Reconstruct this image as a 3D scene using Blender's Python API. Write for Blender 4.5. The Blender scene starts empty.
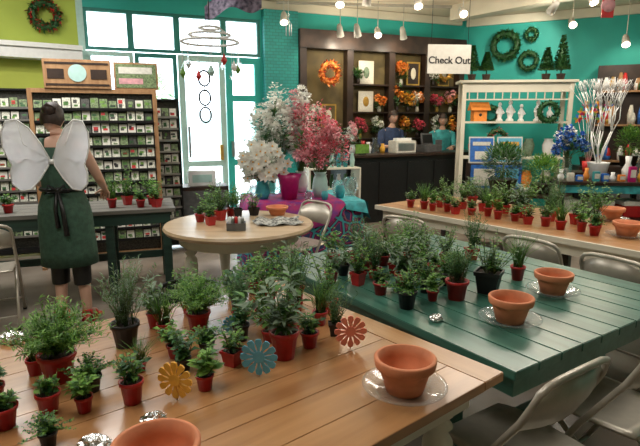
import bpy, bmesh, math, random
from mathutils import Vector, Matrix
R=random.Random(7)
scene=bpy.context.scene
try:
    scene.view_settings.view_transform='Standard'
    scene.view_settings.look='None'
except Exception: pass
pi=math.pi
# ---------------------------------------------------------------- materials
MATS={}
def mat(name,col,rough=.6,metal=0,var=0.0,scale=20,bump=0,emit=0,trans=0,transl=0,spec=None,col2=None,alpha=1):
    if name in MATS: return name
    m=bpy.data.materials.new(name);m.use_nodes=True
    nt=m.node_tree;b=nt.nodes['Principled BSDF'];out=nt.nodes['Material Output']
    c=(col[0],col[1],col[2],1)
    b.inputs['Base Color'].default_value=c
    b.inputs['Roughness'].default_value=rough;b.inputs['Metallic'].default_value=metal
    if spec is not None: b.inputs['Specular IOR Level'].default_value=spec
    if trans: b.inputs['Transmission Weight'].default_value=trans; b.inputs['IOR'].default_value=1.3
    if alpha<1: b.inputs['Alpha'].default_value=alpha
    if emit:
        b.inputs['Emission Color'].default_value=c;b.inputs['Emission Strength'].default_value=emit
    tc=nt.nodes.new('ShaderNodeTexCoord')
    if var or col2:
        n=nt.nodes.new('ShaderNodeTexNoise');n.inputs['Scale'].default_value=scale;n.inputs['Detail'].default_value=4
        nt.links.new(tc.outputs['Object'],n.inputs['Vector'])
        r=nt.nodes.new('ShaderNodeValToRGB')
        r.color_ramp.elements[0].position=.35;r.color_ramp.elements[1].position=.65
        if col2: a=(*col2,1);z=c
        else:
            a=tuple(x*(1-var) for x in col)+(1,);z=tuple(min(1,x*(1+var)) for x in col)+(1,)
        r.color_ramp.elements[0].color=a;r.color_ramp.elements[1].color=z
        nt.links.new(n.outputs['Fac'],r.inputs['Fac']);nt.links.new(r.outputs['Color'],b.inputs['Base Color'])
    if bump:
        n=nt.nodes.new('ShaderNodeTexNoise');n.inputs['Scale'].default_value=scale*3
        nt.links.new(tc.outputs['Object'],n.inputs['Vector'])
        bp=nt.nodes.new('ShaderNodeBump');bp.inputs['Strength'].default_value=bump;bp.inputs['Distance'].default_value=.01
        nt.links.new(n.outputs['Fac'],bp.inputs['Height']);nt.links.new(bp.outputs['Normal'],b.inputs['Normal'])
    if transl:
        t=nt.nodes.new('ShaderNodeBsdfTranslucent');t.inputs['Color'].default_value=c
        mx=nt.nodes.new('ShaderNodeMixShader');mx.inputs[0].default_value=transl
        nt.links.new(b.outputs[0],mx.inputs[1]);nt.links.new(t.outputs[0],mx.inputs[2]);nt.links.new(mx.outputs[0],out.inputs[0])
    MATS[name]=m
    return name
def woodmat(name,c1,c2,axis=0,scale=6,rough=.35,coat=0):
    m=bpy.data.materials.new(name);m.use_nodes=True;nt=m.node_tree;b=nt.nodes['Principled BSDF']
    tc=nt.nodes.new('ShaderNodeTexCoord');mp=nt.nodes.new('ShaderNodeMapping')
    s=[scale*5]*3;s[axis]=scale*.35
    mp.inputs['Scale'].default_value=s
    n=nt.nodes.new('ShaderNodeTexNoise');n.inputs['Scale'].default_value=1;n.inputs['Detail'].default_value=6
    n.inputs['Distortion'].default_value=.6
    r=nt.nodes.new('ShaderNodeValToRGB');r.color_ramp.elements[0].position=.3;r.color_ramp.elements[1].position=.7
    r.color_ramp.elements[0].color=(*c1,1);r.color_ramp.elements[1].color=(*c2,1)
    nt.links.new(tc.outputs['Object'],mp.inputs['Vector']);nt.links.new(mp.outputs[0],n.inputs['Vector'])
    nt.links.new(n.outputs['Fac'],r.inputs['Fac']);nt.links.new(r.outputs['Color'],b.inputs['Base Color'])
    b.inputs['Roughness'].default_value=rough
    b.inputs['Coat Weight'].default_value=coat;b.inputs['Coat Roughness'].default_value=.25
    bp=nt.nodes.new('ShaderNodeBump');bp.inputs['Strength'].default_value=.12;bp.inputs['Distance'].default_value=.004
    nt.links.new(n.outputs['Fac'],bp.inputs['Height']);nt.links.new(bp.outputs['Normal'],b.inputs['Normal'])
    MATS[name]=m;return name
def brickmat(name,c1,c2,mortar):
    m=bpy.data.materials.new(name);m.use_nodes=True;nt=m.node_tree;b=nt.nodes['Principled BSDF']
    tc=nt.nodes.new('ShaderNodeTexCoord');sp=nt.nodes.new('ShaderNodeSeparateXYZ');cb=nt.nodes.new('ShaderNodeCombineXYZ')
    nt.links.new(tc.outputs['Object'],sp.inputs[0]);nt.links.new(sp.outputs[0],cb.inputs[0]);nt.links.new(sp.outputs[2],cb.inputs[1])
    k=nt.nodes.new('ShaderNodeTexBrick');k.inputs['Scale'].default_value=5
    k.inputs['Color1'].default_value=(*c1,1);k.inputs['Color2'].default_value=(*c2,1);k.inputs['Mortar'].default_value=(*mortar,1)
    nt.links.new(cb.outputs[0],k.inputs['Vector']);nt.links.new(k.outputs['Color'],b.inputs['Base Color'])
    bp=nt.nodes.new('ShaderNodeBump');bp.inputs['Strength'].default_value=.5;bp.invert=True
    nt.links.new(k.outputs['Fac'],bp.inputs['Height']);nt.links.new(bp.outputs['Normal'],b.inputs['Normal'])
    b.inputs['Roughness'].default_value=.6
    MATS[name]=m;return name
# ---------------------------------------------------------------- mesh builder
class MB:
    def __init__(s): s.v=[];s.f=[];s.m=[];s.sm=[];s.slots=[]
    def slot(s,n):
        if n not in s.slots: s.slots.append(n)
        return s.slots.index(n)
    def add(s,vs,fs,m,smooth=False,M=None):
        o=len(s.v);k=s.slot(m)
        for v in vs:
            v=Vector(v)
            if M is not None: v=M@v
            s.v.append(v)
        for f in fs: s.f.append([i+o for i in f]);s.m.append(k);s.sm.append(smooth)
    def box(s,lo,hi,m,M=None,b=0):
        x0,y0,z0=lo;x1,y1,z1=hi
        if b:
            bm=bmesh.new();bmesh.ops.create_cube(bm,size=1)
            for v in bm.verts: v.co=Vector(((x0+x1)/2+v.co.x*(x1-x0),(y0+y1)/2+v.co.y*(y1-y0),(z0+z1)/2+v.co.z*(z1-z0)))
            bmesh.ops.bevel(bm,geom=bm.edges[:],offset=b,segments=2,affect='EDGES')
            bm.verts.index_update()
            s.add([v.co.copy() for v in bm.verts],[[v.index for v in f.verts] for f in bm.faces],m,False,M);bm.free();return
        vs=[(x0,y0,z0),(x1,y0,z0),(x1,y1,z0),(x0,y1,z0),(x0,y0,z1),(x1,y0,z1),(x1,y1,z1),(x0,y1,z1)]
        s.add(vs,[(3,2,1,0),(4,5,6,7),(0,1,5,4),(1,2,6,5),(2,3,7,6),(3,0,4,7)],m,False,M)
    def lathe(s,prof,c,m,n=16,smooth=True,M=None,rot=0,sx=1,sy=1):
        vs=[];fs=[]
        for (r,z) in prof:
            for i in range(n):
                a=2*pi*i/n+rot;vs.append((c[0]+r*math.cos(a)*sx,c[1]+r*math.sin(a)*sy,c[2]+z))
        for j in range(len(prof)-1):
            for i in range(n):
                k=(i+1)%n;fs.append((j*n+i,j*n+k,(j+1)*n+k,(j+1)*n+i))
        if prof[0][0]>1e-5: fs.append(tuple(range(n-1,-1,-1)))
        if prof[-1][0]>1e-5: fs.append(tuple((len(prof)-1)*n+i for i in range(n)))
        s.add(vs,fs,m,smooth,M)
    def tube(s,pts,r,m,n=6,M=None,closed=False):
        pts=[Vector(p) for p in pts];rs=r if isinstance(r,(list,tuple)) else [r]*len(pts)
        vs=[];fs=[];L=len(pts);up=Vector((0,0,1))
        for i,p in enumerate(pts):
            if closed: d=pts[(i+1)%L]-pts[i-1]
            else: d=(pts[min(i+1,L-1)]-pts[max(i-1,0)])
            d.normalize()
            a=up if abs(d.z)<.95 else Vector((0,1,0))
            x=d.cross(a).normalized();y=d.cross(x).normalized()
            for k in range(n):
                t=2*pi*k/n;vs.append(p+(x*math.cos(t)+y*math.sin(t))*rs[i])
        for j in range(L if closed else L-1):
            j2=(j+1)%L
            for i in range(n):
                k=(i+1)%n;fs.append((j*n+i,j*n+k,j2*n+k,j2*n+i))
        if not closed:
            fs.append(tuple(range(n-1,-1,-1)));fs.append(tuple((L-1)*n+i for i in range(n)))
        s.add(vs,fs,m,True,M)
    def ball(s,c,r,m,nu=10,nv=7,M=None):
        if not isinstance(r,(list,tuple)): r=(r,r,r)
        vs=[(c[0],c[1],c[2]-r[2])];fs=[]
        for j in range(1,nv):
            a=-pi/2+pi*j/nv
            for i in range(nu):
                t=2*pi*i/nu;vs.append((c[0]+r[0]*math.cos(a)*math.cos(t),c[1]+r[1]*math.cos(a)*math.sin(t),c[2]+r[2]*math.sin(a)))
        vs.append((c[0],c[1],c[2]+r[2]));T=len(vs)-1
        for i in range(nu):
            k=(i+1)%nu;fs.append((0,1+k,1+i));fs.append((T,1+(nv-2)*nu+i,1+(nv-2)*nu+k))
            for j in range(nv-2): fs.append((1+j*nu+i,1+j*nu+k,1+(j+1)*nu+k,1+(j+1)*nu+i))
        s.add(vs,fs,m,True,M)
    def leaf(s,p,d,L,w,m,up=None,fold=.15):
        p=Vector(p);d=Vector(d).normalized()
        u=Vector(up) if up else Vector((R.uniform(-.4,.4),R.uniform(-.4,.4),1))
        x=d.cross(u)
        if x.length<1e-3: x=d.cross(Vector((1,0,0)))
        x.normalize();n=x.cross(d).normalized()
        q=p+d*L*.45
        s.add([p,q-x*w/2+n*w*fold,q+x*w/2+n*w*fold,p+d*L-n*L*.12,q],[(0,4,1),(0,2,4),(1,4,3),(4,2,3)],m,True)
    def obj(s,name,loc=(0,0,0),rz=0,parent=None,sc=1):
        me=bpy.data.meshes.new(name);me.from_pydata([tuple(v) for v in s.v],[],s.f)
        for n in s.slots: me.materials.append(MATS[n])
        me.polygons.foreach_set('material_index',s.m);me.polygons.foreach_set('use_smooth',s.sm);me.update()
        return put(name,me,loc,rz,parent,sc)
def put(name,me,loc=(0,0,0),rz=0,parent=None,sc=1):
    o=bpy.data.objects.new(name,me);scene.collection.objects.link(o)
    o.location=loc;o.rotation_euler=(0,0,rz);o.scale=(sc,)*3 if not isinstance(sc,tuple) else sc
    if parent: o.parent=parent
    return o
def empty(name,loc=(0,0,0),rz=0):
    o=bpy.data.objects.new(name,None);scene.collection.objects.link(o);o.location=loc;o.rotation_euler=(0,0,rz);o.empty_display_size=.1;return o
def V2(o,rz,x,y):
    return (o[0]+x*math.cos(rz)-y*math.sin(rz), o[1]+x*math.sin(rz)+y*math.cos(rz))
# palette
mat('lime',(.38,.47,.07),.7,var=.05,scale=3);mat('yellowgreen',(.42,.47,.07),.7,var=.05,scale=3)
mat('teal',(.02,.39,.34),.6,var=.08,scale=2);mat('teal_dark',(.02,.20,.17),.5,var=.1,scale=4)
mat('cream',(.68,.64,.52),.6,var=.05,scale=3);mat('white',(.78,.78,.76),.5,var=.03)
mat('ceil',(.76,.68,.53),.8,var=.05,scale=2);mat('paleteal',(.40,.60,.55),.5,var=.05)
mat('red_pot',(.42,.018,.018),.35,var=.15,scale=30);mat('black_pot',(.012,.012,.013),.45,var=.2)
mat('soil',(.035,.02,.012),.95,var=.4,scale=80,bump=.5)
mat('terra',(.62,.22,.10),.75,var=.12,scale=12,bump=.1)
mat('leaf',(.08,.21,.04),.5,var=.4,scale=25,transl=.25);mat('leaf_dark',(.028,.11,.03),.5,var=.35,scale=25,transl=.2)
mat('leaf_bright',(.18,.36,.06),.5,var=.3,scale=25,transl=.3);mat('leaf_gray',(.19,.27,.18),.6,var=.25,scale=25,transl=.2)
mat('stem',(.08,.14,.03),.6,var=.2);mat('darkwood',(.030,.016,.010),.4,var=.3,scale=8);mat('black',(.010,.010,.010),.4,var=.2)
mat('chairmetal',(.46,.42,.35),.36,metal=.35,var=.06);mat('steel',(.5,.5,.5),.3,metal=.9,var=.05);mat('fixture',(.42,.40,.35),.5,var=.06)
mat('clear',(.9,.95,.95),.06,trans=.8,alpha=.42,var=.02);mat('glass',(.75,.9,.88),.05,trans=.9,alpha=.45,var=.02)
mat('pane',(.85,.95,.97),.05,alpha=.12,var=.02)
mat('skin',(.62,.37,.27),.5,var=.06,scale=8);mat('hair_dark',(.03,.015,.01),.5,var=.4,scale=60)
mat('dress',(.035,.085,.055),.75,var=.2,scale=30,bump=.2);mat('wing',(.88,.89,.95),.4,transl=.4,var=.05,scale=15,alpha=.78)
mat('pink',(.74,.12,.18),.6,var=.35,scale=20,transl=.2);mat('palepink',(.82,.42,.45),.6,var=.2,transl=.2);mat('whitefl',(.86,.86,.80),.6,var=.08,transl=.2)
mat('magenta',(.42,.01,.14),.3,var=.1);mat('yellow',(.80,.42,.05),.5,var=.15);mat('orange',(.75,.25,.04),.5,var=.1)
mat('blue',(.03,.15,.5),.5,var=.2);mat('skyblue',(.12,.42,.58),.5,var=.1);mat('coral',(.85,.26,.17),.6,var=.08);mat('redm',(.5,.02,.02),.4,var=.1)
mat('paper',(.66,.64,.56),.7,var=.1,scale=40);mat('packet_g',(.16,.22,.10),.6,var=.5,scale=60);mat('packet_w',(.58,.58,.48),.6,var=.35,scale=70)
mat('packet_d',(.05,.05,.04),.6,var=.5,scale=60);mat('wire',(.02,.02,.02),.4,metal=.5,var=.1)
mat('foil',(.75,.75,.75),.25,metal=1,var=.05,bump=.6);mat('bulb',(1,.90,.72),.5,emit=18);mat('olive',(.11,.08,.027),.7,var=.3,scale=4)
mat('gold',(.5,.3,.06),.4,metal=.5,var=.2);mat('grayplastic',(.1,.1,.1),.5,var=.2)
mat('turq',(.04,.33,.36),.7,var=.3,scale=12);mat('navy',(.02,.04,.10),.8,var=.2);mat('scarf',(.42,.012,.10),.7,col2=(.14,.015,.18),scale=11)
woodmat('tablewood',(.30,.135,.05),(.47,.245,.10),0,3,.28,.7)
woodmat('midwood',(.36,.18,.07),(.49,.27,.12),1,3,.33,.4)
woodmat('greenwood',(.025,.11,.08),(.06,.185,.135),1,4,.32,.4)
woodmat('palewood',(.42,.29,.16),(.55,.41,.26),0,3,.35,.3)
woodmat('dkgreenwood',(.015,.04,.035),(.03,.08,.06),0,4,.4)
woodmat('graytop',(.12,.12,.11),(.22,.21,.19),0,4,.4)
woodmat('rackwood',(.28,.14,.06),(.42,.24,.11),2,4,.5)
brickmat('tealbrick',(.02,.33,.30),(.02,.28,.26),(.015,.18,.17))
def floormat():
    m=bpy.data.materials.new('floor_concrete');m.use_nodes=True;nt=m.node_tree;b=nt.nodes['Principled BSDF']
    tc=nt.nodes.new('ShaderNodeTexCoord');n=nt.nodes.new('ShaderNodeTexNoise');n.inputs['Scale'].default_value=1.3;n.inputs['Detail'].default_value=8
    nt.links.new(tc.outputs['Object'],n.inputs['Vector']);r=nt.nodes.new('ShaderNodeValToRGB')
    e=r.color_ramp.elements;e[0].position=.3;e[0].color=(.13,.10,.075,1);e[1].position=.7;e[1].color=(.31,.265,.215,1)
    nt.links.new(n.outputs['Fac'],r.inputs['Fac']);nt.links.new(r.outputs['Color'],b.inputs['Base Color']);b.inputs['Roughness'].default_value=.26
    MATS['floor']=m
floormat()
def clothmat():
    m=bpy.data.materials.new('pattern_cloth');m.use_nodes=True;nt=m.node_tree;b=nt.nodes['Principled BSDF']
    tc=nt.nodes.new('ShaderNodeTexCoord');v=nt.nodes.new('ShaderNodeTexVoronoi');v.inputs['Scale'].default_value=8;v.feature='DISTANCE_TO_EDGE'
    nt.links.new(tc.outputs['Object'],v.inputs['Vector']);r=nt.nodes.new('ShaderNodeValToRGB');r.color_ramp.interpolation='CONSTANT'
    e=r.color_ramp.elements;e[0].color=(.04,.32,.36,1);e[1].position=.06;e[1].color=(.10,.01,.07,1);x=e.new(.16);x.color=(.35,.03,.12,1);x=e.new(.22);x.color=(.03,.05,.14,1)
    nt.links.new(v.outputs['Distance'],r.inputs['Fac']);nt.links.new(r.outputs['Color'],b.inputs['Base Color']);b.inputs['Roughness'].default_value=.8
    MATS['cloth']=m
clothmat()
# ---------------------------------------------------------------- camera
cam=bpy.data.cameras.new('camera');cam.lens=29.25;cam.sensor_width=36;co=bpy.data.objects.new('camera',cam);scene.collection.objects.link(co)
co.location=(0,0,1.6);co.rotation_euler=(math.radians(90-11.2),0,0);cam.clip_start=.05;scene.camera=co
# ---------------------------------------------------------------- room
CZ=3.5
def ang(p0,p1): return math.atan2(p1[1]-p0[1],p1[0]-p0[0])
pts=[(-8,4.7),(-3.5,7.9),(2.77,10.5),(7,8.37),(7,-3),(-8,-3)]
def wall(name,p0,p1,m):
    L=math.dist(p0,p1);b=MB();b.box((0,0,0),(L,.2,CZ),m);return b.obj(name,(*p0,0),ang(p0,p1))
wall('wall_left',pts[0],pts[1],'lime')
wall('wall_right_back',pts[2],pts[3],'teal');wall('wall_right',pts[3],pts[4],'teal');wall('wall_front',pts[4],pts[5],'cream');wall('wall_far_left',pts[5],pts[0],'lime')
b=MB();n=len(pts);b.add([(x,y,0) for x,y in pts]+[(x,y,-.1) for x,y in pts],[tuple(range(n-1,-1,-1)),tuple(range(n,2*n))]+[(i,(i+1)%n,(i+1)%n+n,i+n) for i in range(n)],'floor');b.obj('floor')
b=MB();b.add([(x,y,CZ) for x,y in pts]+[(x,y,CZ+.1) for x,y in pts],[tuple(range(n)),tuple(range(2*n-1,n-1,-1))],'ceil');b.obj('ceiling')
O1=pts[1];a1=ang(pts[1],pts[2]);L1=math.dist(pts[1],pts[2])
b=MB();b.box((0,0,0),(.09,.2,CZ),'paleteal');b.box((.09,0,3.2),(2.73,.2,CZ),'teal');b.box((2.73,0,0),(L1,.2,CZ),'teal');b.obj('wall_back',(*O1,0),a1)
O0=pts[0];a0=ang(pts[0],pts[1]);L0=math.dist(pts[0],pts[1])
b=MB();b.box((0,-.3,2.42),(L0-.02,-.002,2.56),'white');b.box((0,-.34,2.56),(L0-.02,-.002,2.62),'white');b.obj('trim_1',(*O0,0),a0)
b=MB();b.box((0,-.02,.0),(L0-.02,-.002,2.42),'yellowgreen');b.obj('wall_left_lower',(*O0,0),a0)
b=MB();b.box((2.73,-.06,3.36),(L1-.1,-.002,3.49),'cream');b.obj('trim_2',(*O1,0),a1)
O2=pts[2];a2=ang(pts[2],pts[3]);L2=math.dist(pts[2],pts[3])
b=MB();b.box((.05,-.06,3.34),(L2-.1,-.002,3.49),'cream');b.obj('trim_3',(*O2,0),a2)
b=MB();b.box((2.76,-.14,.0),(3.34,-.002,3.35),'tealbrick');b.obj('brick_column',(*O1,0),a1)
b=MB();b.box((0,-.12,3.26),(4.6,.12,3.499),'cream');b.obj('ceiling_beam',(2.3,9.4,0),-.95)
def frame(name,x0,x1,z0,z1,m,w=.05,pane='pane',bars=(),y=(.02,.10)):
    b=MB();b.box((x0,y[0],z0),(x0+w,y[1],z1),m);b.box((x1-w,y[0],z0),(x1,y[1],z1),m);b.box((x0+w,y[0],z0),(x1-w,y[1],z0+w),m);b.box((x0+w,y[0],z1-w),(x1-w,y[1],z1),m)
    for q in bars: b.box((x0+w,y[0],q),(x1-w,y[1],q+w),m)
    b.box((x0+w,.055,z0+w),(x1-w,.06,z1-w),pane)
    return b
for i,(x0,x1) in enumerate([(.09,.72),(.72,1.40),(1.40,2.13),(2.13,2.73)]):
    frame('w',x0,x1,2.62,3.2,'teal_dark',.045).obj('window_%d'%(i+1),(*O1,0),a1)
frame('w',.09,.74,0,2.6,'paleteal',.06,bars=(1.0,)).obj('window_5',(*O1,0),a1)
frame('w',.76,1.38,0,2.6,'teal_dark',.06,bars=(1.0,)).obj('window_6',(*O1,0),a1)
b=frame('d',1.40,2.13,0,2.6,'paleteal',.09,bars=(.85,));b.box((1.50,-.03,1.0),(1.53,.02,1.5),'steel');b.box((2.0,-.05,.95),(2.05,.02,1.2),'gold');b.obj('door_1',(*O1,0),a1)
b=frame('d',2.15,2.73,0,2.6,'teal',.10,bars=(.85,1.9));b.box((2.2,-.05,1.0),(2.24,.02,1.25),'steel');b.obj('door_2',(*O1,0),a1)
mat('pave',(.65,.65,.63),.8,var=.1);b=MB();b.box((-14,0.25,-.12),(14,20,-.02),'pave');b.obj('pavement',(*O1,0),a1)
mat('facade',(.65,.70,.68),.8,var=.1,scale=2)
b=MB();b.box((-8,18.2,-.02),(12,18.8,2.0),'facade')
for i in range(8): b.box((-7+i*2.3,18.1,.5),(-5.6+i*2.3,18.2,1.5),'paleteal')
b.obj('shopfront_building',(*O1,0),a1)
mat('treeleaf',(.30,.45,.25),.6,var=.3,transl=.3)
def tree(name,loc):
    b=MB();b.tube([(0,0,0),(.05,0,1),(0,0.05,2)],[.12,.09,.06],'rackwood',8)
    for i in range(350):
        d=Vector((R.gauss(0,1),R.gauss(0,1),R.gauss(0,1))).normalized();p=Vector((0,0,2.7))+Vector((d.x*1.1,d.y*1.1,d.z*.9))*R.uniform(.4,1);b.leaf(p,d,.3,.2,'treeleaf')
    b.obj(name,loc)
tree('street_tree',(*V2(O1,a1,-.6,14),-.02));tree('street_tree',(*V2(O1,a1,2.2,15),-.02))
def wreath(name,loc,rz,r,th,m,n=160,acc=None,L=.05):
    b=MB();b.tube([(r*math.cos(t*pi/10),0,r*math.sin(t*pi/10)) for t in range(20)],th*.5,m,6,closed=True)
    for i in range(n):
        t=R.uniform(0,2*pi);c=Vector((r*math.cos(t),0,r*math.sin(t)));d=Vector((R.gauss(0,1),-abs(R.gauss(0,.8)),R.gauss(0,1))).normalized()
        mm=m if not acc or R.random()>.4 else acc
        b.leaf(c+d*th*.3,d,L*R.uniform(.7,1.2),L*.45,mm)
    return b.obj(name,loc,rz)
b=MB()
for z in (2.25,1.95,1.68):
    b.tube([(.09*math.cos(t*pi/8),0,z+.12*math.sin(t*pi/8)) for t in range(16)],.016,'black',6,closed=True)
b.tube([(0,0,2.45),(0,0,1.5)],.004,'black',4);b.obj('hanging_ring_garland',(*V2(O1,a1,1.78,-.04),0),a1)
# ---------------------------------------------------------------- lights
def area(name,loc,sx,sy,e,col,rot=(0,0,0)):
    l=bpy.data.lights.new(name,'AREA');l.shape='RECTANGLE';l.size=sx;l.size_y=sy;l.energy=e;l.color=col
    o=bpy.data.objects.new(name,l);scene.collection.objects.link(o);o.location=loc;o.rotation_euler=rot;return o
area('added_fill_light',(-1.5,1.5,3.45),2.5,1.5,60,(1,.95,.87))  # added fill lights under the ceiling, out of view, to brighten the room
area('added_fill_light',(2.5,3.5,3.45),2.5,1.5,74,(1,.93,.83))
area('added_fill_light',(-2.8,4.9,3.45),2,1.2,95,(1,.97,.93))
area('added_fill_light',(2.8,6.6,3.45),2.5,1,84,(1,.90,.78))
def spot(loc,tgt,e,col=(1,.84,.62),size=60):
    l=bpy.data.lights.new('spot','SPOT');l.energy=e;l.color=col;l.spot_size=math.radians(size);l.spot_blend=.6;l.shadow_soft_size=.05
    o=bpy.data.objects.new('spot_light',l);scene.collection.objects.link(o);o.location=loc
    o.rotation_euler=(Vector(tgt)-Vector(loc)).to_track_quat('-Z','Y').to_euler()
def point(loc,e,col=(1,.88,.70)):
    l=bpy.data.lights.new('lamp','POINT');l.energy=e;l.color=col;l.shadow_soft_size=.06
    o=bpy.data.objects.new('lamp_light',l);scene.collection.objects.link(o);o.location=loc
w=bpy.data.worlds.new('World');scene.world=w;w.use_nodes=True;nt=w.node_tree
bg=nt.nodes['Background'];bg.inputs[0].default_value=(.78,.90,1,1);bg.inputs[1].default_value=6.5
sun=bpy.data.lights.new('sun','SUN');sun.energy=5;sun.angle=.05;sun.color=(1,.96,.9);so=bpy.data.objects.new('sun',sun);scene.collection.objects.link(so)
so.rotation_euler=Vector((.25,-.75,-.75)).to_track_quat('-Z','Y').to_euler()
# ---------------------------------------------------------------- tables
def turned(b,x,y,z,m,s=1):
    pr=[(.03,0),(.035,.03),(.022,.06),(.03,.12),(.04,.25),(.05,.38),(.045,.44),(.028,.47),(.045,.49),(.028,.51),(.045,.53),(.045,.55)]
    k=(z-.12)/.55
    b.lathe([(r*s,h*k) for r,h in pr],(x,y,0),m,14)
    b.box((x-.048*s,y-.048*s,.55*k),(x+.048*s,y+.048*s,z-.03),m)
C1=(.633,1.655);aB=math.atan2(.64,.767)
b=MB();T=.75
ny=9;w_=1.37/ny
for i in range(ny): b.box((-2.2,i*w_+.0006,T-.035),(-.1135,(i+1)*w_-.0006,T),'tablewood',b=.0015)
b.box((-.112,0,T-.035),(0,1.37,T),'midwood',b=.003)
b.box((-2.1,.07,T-.13),(-.09,.10,T-.036),'cream');b.box((-2.1,1.27,T-.13),(-.09,1.30,T-.036),'cream');b.box((-.12,.1,T-.13),(-.09,1.27,T-.036),'cream');b.box((-2.1,.1,T-.13),(-2.07,1.27,T-.036),'cream')
for x in(-.18,-2.06):
    for y in (.13,1.25): turned(b,x,y,T,'cream',1.15)
b.obj('farmhouse_table',(*C1,0),aB)
G1=(.67,1.65);aG=math.radians(34)
b=MB();nx=10;w_=1.4/nx
for i in range(nx): b.box((i*w_+.002,0,T-.035),((i+1)*w_-.002,1.75,T),'greenwood',b=.003)
b.box((.04,.03,T-.12),(1.36,.065,T-.036),'greenwood');b.box((.04,1.68,T-.12),(1.36,1.715,T-.036),'greenwood')
b.box((.04,.065,T-.12),(.075,1.68,T-.036),'greenwood');b.box((1.325,.065,T-.12),(1.36,1.68,T-.036),'greenwood')
for y in(.34,1.5):
    for x in (.08,1.24): b.box((x,y,0),(x+.08,y+.08,T-.036),'greenwood',b=.004)
    b.box((.16,y+.02,.15),(1.24,y+.06,.22),'greenwood')
b.obj('slatted_garden_table',(*G1,0),aG)
E=(2.43,2.89);aM=math.radians(38.6)
b=MB()
for i in range(6): b.box((.02+i*.185+.0006,0,T-.035),(.02+(i+1)*.185-.0006,3.0,T),'midwood',b=.0015)
b.box((0,0,T-.04),(.02,3.0,T+.002),'cream');b.box((.06,.06,T-.13),(.09,2.94,T-.036),'cream');b.box((1.04,.06,T-.13),(1.07,2.94,T-.036),'cream');b.box((.09,2.91,T-.13),(1.04,2.94,T-.036),'cream');b.box((.09,.06,T-.13),(1.04,.09,T-.036),'cream')
for x in(.1,1.03):
    for y in (.1,1.5,2.9): b.box((x-.035,y-.035,0),(x+.035,y+.035,T-.036),'darkwood',b=.004)
b.obj('long_planting_table',(*E,0),aM)
b=MB();b.lathe([(.58,T-.05),(.61,T-.045),(.625,T-.02),(.615,T)],(0,0,0),'palewood',48,False)
b.lathe([(.5,T-.14),(.5,T-.05)],(0,0,0),'cream',40,False)
for a in (.5,2.07,3.64,5.21): turned(b,.42*math.cos(a),.42*math.sin(a),T-.02,'cream',1.1)
b.obj('round_farmhouse_table',(-.68,4.3,0))
PO=(-1.344,4.76);aP=math.radians(18.85)
b=MB()
for i in range(4): b.box((-2.2,i*.175+.001,.765),(0,(i+1)*.175-.001,.80),'graytop',b=.003)
b.box((-2.15,.03,.66),(-.05,.06,.764),'dkgreenwood');b.box((-2.15,.64,.66),(-.05,.67,.764),'dkgreenwood');b.box((-.08,.06,.66),(-.05,.64,.764),'dkgreenwood');b.box((-2.15,.06,.66),(-2.12,.64,.764),'dkgreenwood')
for x in(-.12,-.62,-2.13):
    for y in (.05,.58): b.box((x,y,0),(x+.075,y+.075,.764),'dkgreenwood',b=.004)
b.box((-2.1,.59,.2),(-.1,.62,.27),'dkgreenwood');b.obj('potting_bench',(*PO,0),aP)
# cloth covered table
b=MB();hx,hy=.62,.5;N=64
def sq(t,hx,hy,k=6):
    c,s=math.cos(t),math.sin(t);q=(abs(c)**k+abs(s)**k)**(-1/k);return hx*c*q,hy*s*q
vs=[(0,0,.752)];fs=[]
for j,(z,ex) in enumerate([(.752,-.05),(.745,0),(.6,.012),(.4,.03),(.2,.05),(.03,.07)]):
    for i in range(N):
        t=2*pi*i/N;x,y=sq(t,hx+ex,hy+ex);wv=(math.sin(t*14)*.5+math.sin(t*9+1)*.5)*max(0,ex)*.45
        r=math.hypot(x,y);vs.append((x*(1+wv/r),y*(1+wv/r),z))
for i in range(N): fs.append((0,1+i,1+(i+1)%N))
for j in range(5):
    for i in range(N): k=(i+1)%N;fs.append((1+j*N+i,1+(j+1)*N+i,1+(j+1)*N+k,1+j*N+k))
b.add(vs,fs,'cloth',True)
def runner(prof,y0,y1,m):
    vs=[];fs=[]
    for x,z in prof: vs+= [(x,y0,z),(x,y1,z)]
    for i in range(len(prof)-1): fs.append((2*i,2*i+2,2*i+3,2*i+1))
    b.add(vs,fs,m,True)
runner([(-.632,.74),(-.60,.757),(0,.757),(.60,.757),(.632,.74),(.64,.62),(.665,.56)],-.48,.46,'turq')
runner([(-.70,.50),(-.65,.66),(-.642,.745),(-.60,.7625),(-.2,.7625),(.36,.7625)],-.47,.3,'scarf')
b.add([(-.6,-.56,.52),(-.25,-.545,.44),(.2,-.54,.54),(-.62,-.512,.735),(-.25,-.512,.735),(.38,-.512,.735),(-.6,-.47,.7625),(-.2,-.47,.7625),(.36,-.47,.7625)],[(0,1,4,3),(1,2,5,4),(3,4,7,6),(4,5,8,7)],'scarf',True)
b.add([(.38,-.52,.68),(.62,-.54,.63),(.37,-.508,.74),(.6,-.508,.74),(.36,-.47,.758),(.6,-.47,.758)],[(0,1,3,2),(2,3,5,4)],'turq',True)
for sx in(-.5,.5):
    for sy in (-.4,.4): b.box((sx-.03,sy-.03,0),(sx+.03,sy+.03,.74),'darkwood')
b.obj('cloth_draped_table',(-.22,5.8,0),.25)
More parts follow.
